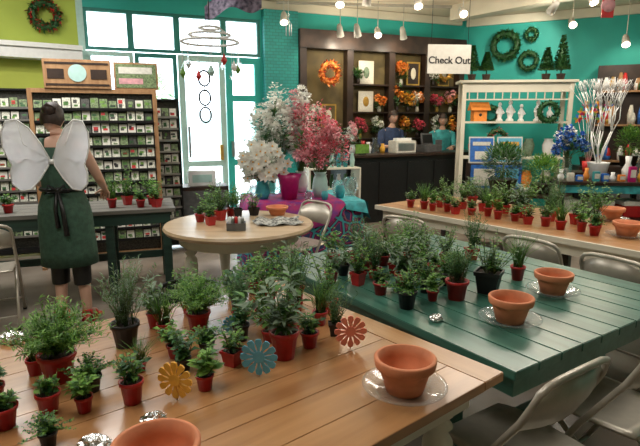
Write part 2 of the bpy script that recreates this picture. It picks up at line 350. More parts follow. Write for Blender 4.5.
# ---------------------------------------------------------------- plants
def pot(b,m,r=.034,h=.062,square=False):
    if square: n=4;rot=pi/4;k=1.3
    else: n=14;rot=0;k=1
    b.lathe([(r*.72*k,0),(r*.95*k,h*.82),(r*1.05*k,h*.82),(r*1.08*k,h),(r*.97*k,h),(r*.93*k,h*.88)],(0,0,0),m,n,not square,rot=rot)
    b.lathe([(0.0001,h*.9),(r*.93*k,h*.88)],(0,0,0),'soil',n,False,rot=rot)
def herb(kind,potm,seed,H=.13,Rr=.07,pr=.034,ph=.062,sq=False,ns=1,lm2=None,ls=1):
    R.seed(seed);b=MB();pot(b,potm,pr,ph,sq)
    z0=ph*.9
    def stemdir(sp): return Vector((R.gauss(0,sp),R.gauss(0,sp),1)).normalized()
    if kind=='basil':
        LM=lm2 or ['leaf','leaf_bright','leaf_dark']
        for i in range(int(14*ns)):
            d=stemdir(.36);p=Vector((R.uniform(-1,1)*pr*.5,R.uniform(-1,1)*pr*.5,z0));L=H*R.uniform(.45,1.05)
            pts_=[p,p+d*L*.5,p+d*L+Vector((0,0,.01))];b.tube(pts_,[.0018,.0014,.001],'stem',4)
            for k in range(10):
                f=.2+.8*k/9;q=p+d*L*f;a=R.uniform(0,6.28);s=.030*ls*R.uniform(.55,1.25)*(1.1-.35*f)
                b.leaf(q,(math.cos(a),math.sin(a),R.uniform(-.1,.6)),s,s*.6,R.choice(LM))
    elif kind=='fern':
        for i in range(130):
            a=R.uniform(0,6.28);e=R.uniform(.05,1.0)**.7;d=Vector((math.cos(a)*e*Rr/H,math.sin(a)*e*Rr/H,1-e*.3));p=Vector((0,0,z0));L=H*R.uniform(.75,1.1)
            prev=p
            for k in range(1,11):
                f=k/10;q=p+d*L*f+Vector((0,0,-.35*e*L*f*f))
                if k%5==0: b.tube([prev,q],.0007,'leaf',3);prev=q
                if k>1:
                    for _ in range(3):
                        dd=Vector((R.gauss(0,1),R.gauss(0,1),R.gauss(.5,.6)));b.leaf(q,dd,.019,.004,R.choice(['leaf','leaf_bright','leaf_bright']))
    elif kind=='rosemary' or kind=='lavender':
        lm='leaf_gray' if kind=='lavender' else 'leaf_dark'
        for i in range(int(32*ns)):
            d=stemdir(.26 if kind=='rosemary' else .33);p=Vector((R.uniform(-1,1)*pr*.5,R.uniform(-1,1)*pr*.5,z0));L=H*R.uniform(.5,1.05)
            b.tube([p,p+d*L],[.0013,.0008],'stem',3)
            for k in range(24):
                q=p+d*L*(.1+.9*k/23);a=R.uniform(0,6.28);b.leaf(q,(math.cos(a),math.sin(a),R.uniform(.4,1.2)),.023,.0042,R.choice([lm,lm,'leaf']))
    elif kind=='sage':
        for i in range(int(18*ns)):
            d=stemdir(.5);p=Vector((0,0,z0));L=H*R.uniform(.4,1);b.tube([p,p+d*L],[.0022,.001],'stem',4)
            for k in range(10):
                f=.2+.8*k/9;q=p+d*L*f;a=R.uniform(0,6.28);s=.046*ls*R.uniform(.6,1.15);b.leaf(q,(math.cos(a),math.sin(a),R.uniform(-.3,.7)),s,s*.36,R.choice(['leaf_gray','leaf_gray','leaf']))
    elif kind=='thyme':
        for i in range(50):
            a=R.uniform(0,6.28);e=R.uniform(.1,1);L=H*R.uniform(.6,1.1);p=Vector((0,0,z0));d=Vector((math.cos(a)*e*Rr/H,math.sin(a)*e*Rr/H,1-.5*e))
            for k in range(15):
                f=k/14;q=p+d*L*f+Vector((0,0,-.3*e*L*f*f))
                for _ in range(2): b.leaf(q,(R.gauss(0,1),R.gauss(0,1),R.uniform(0,.8)),.012,.007,R.choice(['leaf','leaf_dark','leaf_bright']))
    elif kind=='parsley':
        for i in range(int(24*ns)):
            d=stemdir(.42);p=Vector((R.uniform(-1,1)*pr*.3,R.uniform(-1,1)*pr*.3,z0));L=H*R.uniform(.45,1.05);b.tube([p,p+d*L],[.0015,.0009],'stem',3)
            for k in range(13):
                q=p+d*L*R.uniform(.55,1.02)+Vector((R.gauss(0,.008),R.gauss(0,.008),0));a=R.uniform(0,6.28);b.leaf(q,(math.cos(a),math.sin(a),R.uniform(-.2,.6)),.020,.015,R.choice(['leaf_bright','leaf','leaf']))
    elif kind=='chives':
        for i in range(int(70*ns)):
            d=stemdir(.22);p=Vector((R.uniform(-1,1)*pr*.6,R.uniform(-1,1)*pr*.6,z0));L=H*R.uniform(.6,1.1);bend=Vector((d.x,d.y,0))*L*.5
            b.tube([p,p+d*L*.5,p+d*L+bend-Vector((0,0,L*.08))],[.0015,.0013,.0004],R.choice(['leaf','leaf_bright','leaf']),3)
    me=bpy.data.meshes.new('potted_'+kind);me.from_pydata([tuple(v) for v in b.v],[],b.f)
    for n_ in b.slots: me.materials.append(MATS[n_])
    me.polygons.foreach_set('material_index',b.m);me.polygons.foreach_set('use_smooth',b.sm);me.update();return me
PL={}
PL['b']=herb('basil','red_pot',1,.09);PL['b2']=herb('basil','red_pot',2,.13,sq=True);PL['bk']=herb('basil','black_pot',3,.13,sq=True)
PL['f']=herb('fern','red_pot',4,.17,.14,.045,.08);PL['fk']=herb('fern','black_pot',5,.12,.12,.045,.06);PL['l']=herb('lavender','black_pot',6,.25,.1,.05,.09,ns=1.6)
PL['r']=herb('rosemary','red_pot',7,.16,sq=True);PL['rk']=herb('rosemary','black_pot',8,.19,sq=True)
PL['s']=herb('sage','red_pot',9,.18,.1,.042,.08,ns=1.4,ls=1.15);PL['t']=herb('thyme','red_pot',10,.09,.085);PL['tk']=herb('thyme','black_pot',11,.10,.11)
PL['p']=herb('parsley','red_pot',12,.14);PL['pk']=herb('parsley','black_pot',13,.15,sq=True)
PL['bb']=herb('basil','black_pot',14,.19,.09,.055,.105,True,ns=2);PL['rb']=herb('rosemary','red_pot',15,.16,.09,.05,.09,ns=1.4);PL['b3']=herb('basil','red_pot',16,.20,sq=True,ns=1.7)
PL['bs']=herb('basil','red_pot',17,.06,ns=.6);PL['r2']=herb('rosemary','red_pot',18,.24,sq=True)
PL['r3']=herb('rosemary','red_pot',20,.20,sq=True);PL['pt']=herb('parsley','red_pot',21,.22,sq=True,ns=1.5);PL['st']=herb('sage','black_pot',22,.22,ns=1.2)
PL['c']=herb('chives','red_pot',23,.17);PL['bL']=herb('basil','red_pot',24,.14,ns=.8,lm2=['leaf_bright','leaf_bright','leaf'],ls=1.5);PL['bD']=herb('basil','black_pot',25,.12,ns=.9,lm2=['leaf_dark','leaf_dark','leaf'],ls=1.35)
R.seed(99)
def pl(k,x,y,z=.75,sc=1):
    me=PL[k];u=R.uniform(.93,1.07);v=R.uniform(.9,1.15);put(me.name.split('.')[0],me,(x,y,z),R.uniform(0,6.28),sc=(sc*u,sc*u,sc*v))
for k,x,y,sc in [('bs',-.89,1.33,1.1),('bs',-.80,1.40,1),('bL',-.70,1.41,.75),('f',-.87,1.60,1.2),('tk',-.73,1.53,.9),('l',-.745,1.87,1.05),('s',-.69,2.05,.8),
 ('b',-.575,1.46,1.05),('bL',-.53,1.77,.8),('tk',-.42,1.80,.9),('f',-.50,2.02,1.0),('bL',-.37,1.54,.8),('b2',-.31,1.71,.95),('bD',-.31,1.92,1),('s',-.13,1.77,1.15),('b',-.04,1.86,1.1),
 ('b2',-.12,1.99,.95),('rk',.06,1.97,.85),('c',.00,2.08,.95),('b3',-.24,2.14,.95),('r2',-.11,2.22,1.0),('bD',-.37,2.24,1.1),('b3',-.12,2.38,1.1),('pt',-.58,2.20,.8),('tk',-.42,2.42,1.1),
 ('b',-1.0,1.46,1),('s',-1.03,1.30,.9),('pt',-.25,2.36,1.0),('t',-.21,2.03,.85),('c',-.62,1.66,.65),('b3',.04,2.22,.95),('tk',-.72,1.24,.7),('bD',-.47,1.66,.75),('p',-.20,1.90,.8),('r',-.34,2.08,.9),('st',-.14,2.49,1),('p',-.33,2.49,1),('c',-.62,1.95,.9),('c',-.97,1.64,.8)]: pl(k,x,y,.75,sc)
for k,x,y,sc in [('b3',.20,2.62,1),('r2',.30,2.74,.9),('s',.42,2.53,1.05),('tk',.40,2.28,1.3),('bL',.54,2.38,.8),('rb',.66,2.40,1.05),('bb',.845,2.5,1.1),('c',1.07,2.71,1.1),
 ('b',.64,2.80,1.1),('bL',.56,2.90,.9),('pt',.55,3.08,1),('b',.38,3.0,1.1),('b3',.76,3.05,1),('t',.50,3.28,1),('s',.28,2.90,1.1),('bD',.13,2.80,1),('r3',.94,3.13,1.1),('b',.52,2.66,1.1),('c',.74,2.68,.8),('b',.30,2.47,1),('tk',.66,2.62,1),('p',.08,2.98,1.1),('b2',.66,3.25,1),('s',.06,2.66,.85),('tk',.53,2.50,1),('pt',.42,2.82,.95),('fk',.76,2.84,.8),('r3',.22,3.06,1.1),('st',.62,2.99,.9)]: pl(k,x,y,.75,sc)
R.seed(5)
i=0
for s_,a_ in [(.32,.18),(.46,.22),(.58,.2),(.70,.27),(.83,.22),(.95,.3),(1.08,.36),(1.22,.3),(1.36,.34),(1.50,.3),(1.64,.33),(1.78,.3),(1.92,.35),(2.05,.28)]:
    x,y=V2(E,aM,a_,3.0-s_);pl(['b','c','bL','t','b2'][i%5],x,y,.75,1.15);i+=1
for s_,a_ in [(.5,.42),(.7,.5),(.9,.55),(1.1,.6),(1.3,.52),(1.75,.6),(1.9,.65),(1.55,.56),(.35,.7),(.6,.8),(.85,.85),(1.2,.8),(1.45,.82)]:
    x,y=V2(E,aM,a_,3.0-s_);pl(['pt','r3','b3','s','b2'][i%5],x,y,.75,1.2);i+=1
for k,x,y in [('b',-1.02,4.35),('b2',-.90,4.2),('pk',-.98,4.55),('p',-.80,4.60),('bk',-.60,4.66),('b3',-.86,4.42),('pk',-.72,4.50)]: pl(k,x,y,.75,1.25)
for k,x,y in [('b',-.30,.15),('b2',-.16,.12),('p',-.2,.3),('b3',-.42,.35),('b',-1.75,.12),('p',-1.63,.2),('b2',-1.9,.25),('c',-.55,.2),('b',-1.4,.2)]:
    X,Y=V2(PO,aP,x,y);pl(k,X,Y,.80,1.25)
def terra(loc,r=.10,h=.12,saucer=True,nm='terracotta_pot'):
    z=loc[2]
    if saucer:
        b=MB();b.lathe([(.001,0),(r*.9,0),(r*1.3,.022),(r*1.42,.024),(r*1.40,.028),(r*1.26,.026),(r*.88,.004),(.001,.004)],(0,0,0),'clear',40)
        b.obj('clear_plastic_saucer',loc);z+=.0045
    b=MB();b.lathe([(.001,0),(r*.62,0),(r*.86,h*.70),(r*.86,h*.72),(r*.98,h*.72),(r*1.0,h*.76),(r*1.03,h*.97),(r*1.0,h),(r*.9,h),(r*.85,h*.7),(r*.58,h*.1),(.001,h*.1)],(0,0,0),'terra',48)
    b.obj(nm,(loc[0],loc[1],z))
terra((.27,1.53,.75),.096,.112);terra((.815,2.11,.75),.092,.11);terra((1.16,2.48,.75),.09,.105);terra((-.38,1.08,.75),.10,.12,False)
for s_,a_,r in [(1.87,1.0,.1),(2.22,.42,.1),(2.5,.8,.1)]:
    x,y=V2(E,aM,a_,3-s_);terra((x,y,.75),r,.11)
terra((-.39,4.68,.75),.10,.08,False,'terracotta_bowl')
def marker(loc,m,r=.055,rz=0):
    b=MB();n=12
    for i in range(n):
        a=2*pi*i/n
        pts_=[(.012,a-.22),(r*.55,a-.17),(r*.78,a-.24),(r*.97,a-.15),(r,a),(r*.97,a+.15),(r*.78,a+.24),(r*.55,a+.17),(.012,a+.22)]
        f=[(q*math.cos(t),-.003,q*math.sin(t)) for q,t in pts_];bk=[(x,.003,z) for x,y,z in f];L=len(f)
        b.add(f+bk,[tuple(range(L)),tuple(range(2*L-1,L-1,-1))]+[(k,k+L,(k+1)%L+L,(k+1)%L) for k in range(L)],m)
    M=Matrix.Rotation(pi/2,4,'X')
    b.lathe([(r*.32,-.0045),(r*.32,.0045)],(0,0,0),m,16,False,M=M)
    b.tube([(0,.006,-r-.008),(0,.006,r*.2)],.002,'rackwood',5)
    b.obj('foam_flower_pick',(loc[0],loc[1],loc[2]+r+.008),rz)
marker((-.445,1.47,.75),'yellow',.060,-.3);marker((-.205,1.62,.75),'skyblue',.064,-.1);marker((.115,1.84,.75),'coral',.062,.1)
marker((-.36,1.98,.75),'skyblue',.035,.5)
def crumple(name,loc,s):
    bm=bmesh.new();bmesh.ops.create_icosphere(bm,subdivisions=3,radius=1)
    for v in bm.verts: v.co=Vector((v.co.x*s[0],v.co.y*s[1],max(v.co.z*s[2],-s[2]*.5)))*R.uniform(.8,1.1)
    mz=min(v.co.z for v in bm.verts)
    for v in bm.verts: v.co.z-=mz
    me=bpy.data.meshes.new(name);bm.to_mesh(me);bm.free();me.materials.append(MATS['foil']);put(name,me,loc)
crumple('crumpled_foil',(-.60,1.24,.75),(.045,.03,.02));crumple('crumpled_foil',(-.47,1.34,.75),(.04,.03,.025));crumple('crumpled_foil',(-1.2,1.9,.75),(.05,.04,.03));crumple('crumpled_foil',(.50,2.12,.75),(.03,.03,.02))
# ---------------------------------------------------------------- folding chairs
def chair_mesh():
    b=MB();m='chairmetal'
    pts_=[(-.215,.24,.012),(-.21,.02,.43),(-.20,-.13,.66)]
    top=[]
    for i in range(9):
        t=pi-pi*i/8;top.append((.20*math.copysign(abs(math.cos(t))**.5,math.cos(t)),-.17-.035*math.sin(t),.74+.085*math.sin(t)**.7 if math.sin(t)>0 else .74))
    top=[(-.20,-.17,.74)]+top[1:-1]+[(.20,-.17,.74)]
    path=pts_+top+[(.20,-.13,.66),(.21,.02,.43),(.215,.24,.012)]
    b.tube(path,.0125,m,8)
    b.tube([(-.185,-.26,.012),(-.185,.0,.30),(-.185,.17,.44)],.011,m,8);b.tube([(.185,-.26,.012),(.185,.0,.30),(.185,.17,.44)],.011,m,8)
    b.tube([(-.185,-.19,.09),(.185,-.19,.09)],.008,m,6);b.tube([(-.212,.17,.13),(.212,.17,.13)],.008,m,6)
    for x in(-.215,.215): b.lathe([(.017,0),(.015,.03)],(x,.24,0),'black',8)
    for x in(-.185,.185): b.lathe([(.017,0),(.015,.03)],(x,-.26,0),'black',8)
    nx,ny=8,8;vs=[];fs=[]
    for j in range(ny+1):
        for i in range(nx+1):
            u=-1+2*i/nx;v=-1+2*j/ny;x=.19*u*(1-.08*max(0,-v));y=.03+.20*v;z=.455-.018*(1-u*u)*(1-v*v)-(.02*max(0,v-.6)/.4)
            vs.append((x,y,z))
    o=len(vs)
    vs+=[(x,y,z-.012) for x,y,z in vs[:o]]
    for j in range(ny):
        for i in range(nx):
            a=j*(nx+1)+i;fs.append((a,a+1,a+nx+2,a+nx+1));fs.append((a+o+nx+1,a+o+nx+2,a+o+1,a+o))
    bd=[i for i in range(nx+1)]+[j*(nx+1)+nx for j in range(1,ny+1)]+[ny*(nx+1)+i for i in range(nx-1,-1,-1)]+[j*(nx+1) for j in range(ny-1,0,-1)]
    for k in range(len(bd)): a,c=bd[k],bd[(k+1)%len(bd)];fs.append((c,a,a+o,c+o))
    b.add(vs,fs,m,True)
    vs=[];fs=[];n=12
    for i in range(n+1):
        u=-1+2*i/n;y=-.045*(1-u*u);zt=.745+.065*(1-abs(u)**3)
        for (z,yy) in ((.63,-.118),(.69,-.15),(zt,-.17)): vs.append((.198*u,yy+y,z))
    o=len(vs);vs+=[(x,y+.008,z) for x,y,z in vs[:o]]
    for i in range(n):
        for k in range(2): a=i*3+k;fs.append((a,a+3,a+4,a+1));fs.append((a+o+1,a+o+4,a+o+3,a+o))
        fs.append((i*3+3,i*3,i*3+o,i*3+3+o));fs.append((i*3+2,i*3+5,i*3+5+o,i*3+2+o))
    b.add(vs,fs,m,True)
    me=bpy.data.meshes.new('folding_chair');me.from_pydata([tuple(v) for v in b.v],[],b.f)
    for n_ in b.slots: me.materials.append(MATS[n_])
    me.polygons.foreach_set('material_index',b.m);me.polygons.foreach_set('use_smooth',b.sm);me.update();return me
CH=chair_mesh()
def chair(x,y,rz): put('folding_chair',CH,(x,y,0),rz)
chair(.72,1.70,aG);chair(1.20,1.96,aG+.03)
chair(1.55,3.5,aM-pi/2);chair(1.85,3.0,aM-pi/2-.1);chair(.80,4.30,aM-pi/2+.2)
chair(-.16,4.84,2.38);chair(-2.62,3.95,.5)
# ---------------------------------------------------------------- basket
b=MB()
for k,(r,z) in enumerate([(.17,.01),(.185,.08),(.20,.16),(.21,.24),(.225,.32)]):
    b.tube([(r*math.cos(t*pi/14),r*math.sin(t*pi/14),z) for t in range(28)],.008 if k<4 else .018,'wire',6,closed=True)
for i in range(28):
    a=2*pi*i/28;b.tube([(.17*math.cos(a),.17*math.sin(a),.01),(.2*math.cos(a+.1),.2*math.sin(a+.1),.16),(.225*math.cos(a),.225*math.sin(a),.32)],.006,'wire',4)
b.lathe([(.001,0),(.17,0),(.17,.008),(.001,.008)],(0,0,0),'wire',20)
b.obj('wire_basket',(-1.02,3.86,0))
mat('leopard',(.5,.5,.45),.8,col2=(.02,.02,.02),scale=35)
b=MB();nx=14;vs=[];fs=[]
for j in range(9):
    for i in range(nx): vs.append((-.19+.38*i/(nx-1)+.02*math.sin(j),-.15+.30*j/8+.015*math.sin(i*.9),.014+.010*math.sin(i*1.1)+.008*math.sin(j*1.7)))
for j in range(8):
    for i in range(nx-1): a=j*nx+i;fs.append((a,a+1,a+nx+1,a+nx))
b.add(vs,fs,'leopard',True);b.box((-.15,-.11,0),(.15,.11,.008),'leopard');b.obj('folded_patterned_cloth',(-.36,4.30,.75),.2)
b=MB();b.box((-.07,-.05,0),(.07,.05,.008),'grayplastic');
for s_ in (-1,1): b.box((-.07,s_*.05-.004,0),(.07,s_*.05+.004,.06),'grayplastic');b.box((s_*.07-.004,-.05,0),(s_*.07+.004,.05,.06),'grayplastic')
for i in range(5): b.lathe([(.012,0),(.014,.09),(.001,.1)],(-.05+.025*i,0,.008),['white','steel','redm','white','steel'][i],8)
b.obj('plant_label_caddy',(-.66,4.02,.75),.1)
# ---------------------------------------------------------------- seed rack
def rack(name,loc,rz,W,H,cols,rows,z0=.25,wood=False):
    b=MB();fm='rackwood' if wood else 'wire';t=.045 if wood else .02
    for x in(0,W): b.box((x-t/2,-.03,0),(x+t/2,.05,H),fm)
    b.box((t/2,-.03,H-t),(W-t/2,.05,H),fm);b.box((t/2,.03,.02),(W-t/2,.045,H-t),'packet_d');b.box((t/2,-.03,.05),(W-t/2,.05,.1),fm)
    dz=(H-z0-.08)/rows;dx=(W-t-.01)/cols
    for j in range(rows):
        z=z0+j*dz
        b.box((t/2,-.055,z-.012),(W-t/2,-.05,z+.012),'steel' if not wood else 'wire');b.box((t/2,-.05,z-.02),(W-t/2,.03,z-.015),'wire')
        for i in range(cols):
            x=t/2+.008+i*dx;m=R.choice(['packet_w','packet_w','packet_w','packet_g','packet_d','paper','packet_g']);h=dz*R.uniform(.66,.9)
            b.add([(x,-.045,z-.01),(x+dx*.86,-.045,z-.01),(x+dx*.86,-.02,z+h),(x,-.02,z+h)],[(0,1,2,3)],m)
            yy=lambda v:-.046+.025*v
            for _ in range(2):
                u0=R.uniform(.05,.3);v0=R.uniform(.1,.6);u1=u0+R.uniform(.35,.62);v1=min(.95,v0+R.uniform(.15,.35))
                b.add([(x+dx*.86*u0,yy(v0),z+h*v0),(x+dx*.86*u1,yy(v0),z+h*v0),(x+dx*.86*u1,yy(v1),z+h*v1),(x+dx*.86*u0,yy(v1),z+h*v1)],[(0,1,2,3)],R.choice(['leaf','leaf_bright','leaf_dark','packet_d','leaf_dark','redm','black','leaf','packet_g']))
    for x in(0,W): b.box((x-t/2,-.2,0),(x+t/2,.2,.03),fm)
    return b.obj(name,loc,rz)
aR=math.atan2(.335,.942)
rack('seed_packet_rack',(-4.3,5.75,0),aR,1.5,1.95,16,12);rack('seed_packet_rack',(-2.78,6.15,0),aR,1.1,1.85,12,11)
rack('wood_framed_seed_display',(-3.05,5.62,0),aR,1.25,1.93,13,12,wood=True)
b=MB();b.box((0,0,0),(.66,.14,.30),'rackwood',b=.005);b.lathe([(.09,-.004),(.09,.004)],(0,0,0),'paleteal',24,False,M=Matrix.Translation((.33,-.004,.16))@Matrix.Rotation(pi/2,4,'X'))
for z in(.03,.25): b.box((.02,-.006,z),(.64,0,z+.02),'darkwood')
b.box((.04,-.006,.1),(.2,0,.2),'darkwood');b.box((.46,-.006,.1),(.62,0,.2),'darkwood');b.obj('wooden_sign_crate',(*V2((-3.05,5.62),aR,.15,-.05),1.93),aR)
b=MB();b.box((0,0,0),(.46,.03,.29),'rackwood');b.box((.02,-.006,.02),(.44,0,.27),'packet_g');b.box((.05,-.008,.17),(.4,-.004,.24),'paper');b.box((.05,-.008,.06),(.3,-.004,.12),'palepink');b.obj('garden_sign_board',(*V2((-3.05,5.62),aR,.84,-.02),1.93),aR)
b=MB();b.box((-.3,-.2,0),(.3,.2,.75),'darkwood');b.box((-.28,-.21,.1),(.28,-.2,.7),'grayplastic');b.box((-.2,-.12,.75),(.15,.1,.95),'white',b=.01);b.box((-.15,-.125,.8),(.1,-.12,.9),'paleteal');b.obj('side_cabinet',(-1.55,6.9,0),.3)
# ---------------------------------------------------------------- bouquets
def bouquet(name,loc,kinds,H,Rr,vase,vm,n=60,fs=1):
    b=MB();b.lathe(vase,(0,0,0),vm,24);vh=max(z for r,z in vase)
    for i in range(n):
        k=R.choice(kinds);a=R.uniform(0,6.28);e=math.sqrt(R.random());x,y=e*Rr*math.cos(a),e*Rr*math.sin(a);z=vh+(H-vh)*(R.uniform(.3,1)*(1-.35*e*e))
        p=Vector((x,y,z));b.tube([(x*.1,y*.1,vh*.5),(x*.25,y*.25,vh+.02),(x*.8,y*.8,z*.9+vh*.1),p],.003,'stem',3)
        if k=='leaf':
            for _ in range(9): b.leaf(p-Vector((0,0,R.uniform(0,.12))),(R.gauss(0,1),R.gauss(0,1),R.uniform(-.2,1)),.10*fs,.04*fs,R.choice(['leaf_dark','leaf','leaf_gray']))
        elif k in('spikep','spikew'):
            for _ in range(60):
                q=p+Vector((R.gauss(0,.03),R.gauss(0,.03),R.uniform(-.14,.14)));b.leaf(q,(R.gauss(0,1),R.gauss(0,1),R.gauss(.3,.6)),.038,.028,'pink' if k=='spikep' and R.random()<.55 else ('palepink' if k=='spikep' else 'whitefl'))
        elif k=='orchid':
            for _ in range(5):
                q=p+Vector((R.gauss(0,.05),R.gauss(0,.05)-.02,R.gauss(0,.06)));t0=R.random()
                for g in range(6):
                    t=t0+g*1.047;b.leaf(q,(math.cos(t),-.35,math.sin(t)),.075*fs,.055*fs,'whitefl',up=(0,-1,0))
                b.ball((q.x,q.y-.012,q.z),.010,'yellow',6,4)
        else:
            for _ in range(46):
                d=Vector((R.gauss(0,1),R.gauss(0,1),R.gauss(0,1))).normalized();b.leaf(p+d*.035*fs,d,.045*fs,.035*fs,{'w':'whitefl','p':'palepink','pk':'pink','y':'yellow','bl':'blue','o':'orange'}[k])
    return b.obj(name,loc)
def vz(r,h): return [(r*.7,0),(r,h*.35),(r*.8,h*.75),(r*.62,h*.88),(r*.85,h),(r*.8,h*.98)]
bouquet('artificial_flower_bouquet',(-.54,5.98,.764),['leaf','w','spikew','leaf','w'],1.15,.24,vz(.09,.25),'glass',80)
bouquet('artificial_flower_bouquet',(.0,5.72,.764),['spikep','spikep','p','leaf'],.94,.28,vz(.09,.28),'paleteal',64)
bouquet('white_lily_bouquet',(-.62,5.58,.764),['orchid','orchid','leaf'],.56,.20,vz(.08,.2),'turq',34,.9)
bouquet('artificial_flower_bouquet',(-.22,6.1,.764),['p','p','spikep','w','w'],1.22,.18,vz(.08,.25),'white',48)
b=MB();b.lathe([(.08,0),(.11,.2),(.135,.27),(.125,.27),(.1,.2),(.07,.02)],(0,0,0),'magenta',28);b.obj('magenta_vase',(-.33,5.56,.764))
for x,y,m,h in [(.22,5.68,'turq',.13),(.34,5.85,'glass',.2),(.2,5.95,'glass',.16),(-.75,5.8,'glass',.12),(-.12,5.42,'glass',.1),(.05,5.5,'turq',.09)]:
    b=MB();b.lathe([(h*.3,0),(h*.42,h*.5),(h*.34,h),(h*.31,h),(h*.38,h*.5),(h*.26,.01)],(0,0,0),m,20);b.obj('glass_vase',(x,y,.764))
# ---------------------------------------------------------------- checkout counter
CO=(.4,7.9);aC=math.atan2(.454,.891)
b=MB();b.box((0,0,0),(2.75,.5,1.03),'black');b.box((-.04,-.05,1.03),(2.8,.54,1.07),'darkwood',b=.005)
for i in range(5): b.box((.05+i*.54,-.015,.12),(.54+i*.54,0,.95),'black',b=.004)
b.obj('checkout_counter',(*CO,0),aC)
def onc(x,y): return V2(CO,aC,x,y)
b=MB();b.box((-.17,-.15,0),(.17,.15,.12),'grayplastic',b=.01);b.box((-.12,0,.12),(.12,.04,.32),'grayplastic',b=.01,M=Matrix.Rotation(-.2,4,'X'));b.box((-.1,-.008,.15),(.1,0,.29),'black',M=Matrix.Rotation(-.2,4,'X'));b.box((.14,-.1,.12),(.2,0,.2),'grayplastic');b.obj('cash_register',(*onc(1.75,.25),1.07),aC)
b=MB();b.box((-.2,-.12,0),(.2,.12,.2),'paper',b=.01);b.box((-.16,-.125,.04),(.16,-.12,.16),'steel');b.box((-.14,-.06,.2),(.14,.06,.24),'white');b.obj('receipt_printer',(*onc(1.2,.25),1.07),aC)
b=MB();b.box((-.12,-.01,.02),(.12,.01,.16),'leaf_bright');b.box((-.05,-.03,0),(.05,.03,.02),'black');b.obj('counter_sign',(*onc(.35,.12),1.07),aC)
for x,m,h in [(.1,'glass',.3),(.62,'white',.18),(.75,'glass',.25),(.9,'yellow',.15),(.52,'redm',.2)]:
    b=MB();b.lathe([(h*.25,0),(h*.3,h*.5),(h*.15,h*.8),(h*.2,h)],(0,0,0),m,16);b.obj('counter_vase',(*onc(x,.38),1.07))
bouquet('artificial_flower_bouquet',(*onc(.28,.3),1.07),['leaf','w','p'],.5,.14,vz(.05,.15),'white',22,.7)
# glassware shelf
b=MB()
for x in(0,.78): b.box((x,0,0),(x+.02,.35,.9),'cream')
for z in(0,.3,.6,.9): b.box((0,0,z),(.8,.35,z+.02),'cream')
for i in range(7):
    for z in(.02,.32,.62,.92): b.lathe([(.03,0),(.04,.1),(.02,.18),(.03,.2)],(.08+i*.107,.15,z),R.choice(['turq','glass','magenta','white','paleteal','leaf_dark','redm']),10)
b.obj('glassware_shelf',(-.15,7.35,0),.35)
# panelled back display
b=MB();ks=[3.40,4.27,5.10,5.86,6.62]
b.box((3.38,-.03,.9),(6.70,-.004,3.05),'olive')
for k in ks: b.box((k-.05,-.20,0),(k+.07,-.031,3.05),'darkwood',b=.004)
b.box((3.34,-.22,2.78),(6.70,-.031,3.08),'darkwood',b=.01)
b.box((3.34,-.22,.0),(6.70,-.031,.9),'darkwood')
for i in range(4):
    for z in(1.25,1.72,2.2) if i!=0 else (1.45,): b.box((ks[i]+.075,-.2,z),(ks[i+1]-.055,-.035,z+.025),'darkwood')
b.obj('dark_wood_wall_shelving',(*O1,0),a1)
def onw(x,y): return V2(O1,a1,x,y)
def pic(name,k,z,w,h,m1,m2,m3):
    b=MB();b.box((-w/2,-.02,0),(w/2,0,h),m1,b=.004);b.box((-w/2+.03,-.024,.03),(w/2-.03,-.019,h-.03),m2);b.ball((0,-.024,h/2),(w*.2,.006,h*.25),m3);b.obj(name,(*onw(k,-.10),z),a1)
wreath('red_berry_wreath',(*onw(3.87,-.24),2.38),a1,.15,.09,'orange',260,'redm',L=.07)
pic('framed_botanical_print',4.63,2.225,.3,.4,'cream','paper','leaf_gray');pic('framed_botanical_print',4.63,1.745,.3,.36,'cream','paper','gold');pic('framed_gold_print',5.6,2.225,.28,.42,'gold','darkwood','cream')
pic('framed_gold_print',3.9,1.475,.3,.4,'gold','olive','cream');pic('framed_gold_print',6.28,2.225,.25,.4,'gold','olive','cream')
wreath('gold_wreath',(*onw(6.22,-.24),2.48),a1,.13,.07,'gold',120,'orange')
for k,z,kk,h in [(5.25,1.745,['y','leaf','o'],.55),(5.45,1.275,['y','o','leaf'],.42),(6.15,1.275,['w','leaf'],.4),(4.85,1.275,['w','leaf'],.4),(6.42,1.745,['p','y','leaf'],.42),(5.48,1.745,['leaf','y','y'],.42),(6.12,1.745,['pk','leaf'],.4),(4.5,1.275,['pk','leaf'],.38),(5.68,1.745,['w','o'],.38),(5.32,2.225,['leaf','o'],.42),(6.02,2.225,['w','leaf'],.35),(3.6,1.475,['leaf','w'],.4),(6.45,1.275,['o','y','leaf'],.38),(5.7,1.275,['leaf','pk'],.35),(4.45,2.225,['leaf','leaf'],.3),(4.88,1.745,['o','leaf'],.3)]:
    bouquet('dried_flower_arrangement',(*onw(k,-.16),z),kk,h,.10,vz(.035,.1),R.choice(['gold','darkwood','cream']),16,.9)
mat('signboard',(.60,.58,.53),.6,var=.04)
b=MB();b.box((-.33,-.012,0),(.33,.012,.42),'signboard',b=.003)
for x in(-.28,.28): b.tube([(x,0,.42),(x,0,1.21)],.004,'wire',4)
so_=b.obj('checkout_sign',(1.93,8.10,2.28),.1)
cu=bpy.data.curves.new('sign_text','FONT');cu.body='Check Out';cu.size=.142;cu.extrude=.003;cu.offset=.002;cu.align_x='CENTER';to=bpy.data.objects.new('lettering',cu);scene.collection.objects.link(to);to.parent=so_;to.location=(0,-.016,.15);to.rotation_euler=(pi/2,0,0);cu.materials.append(MATS['black'])
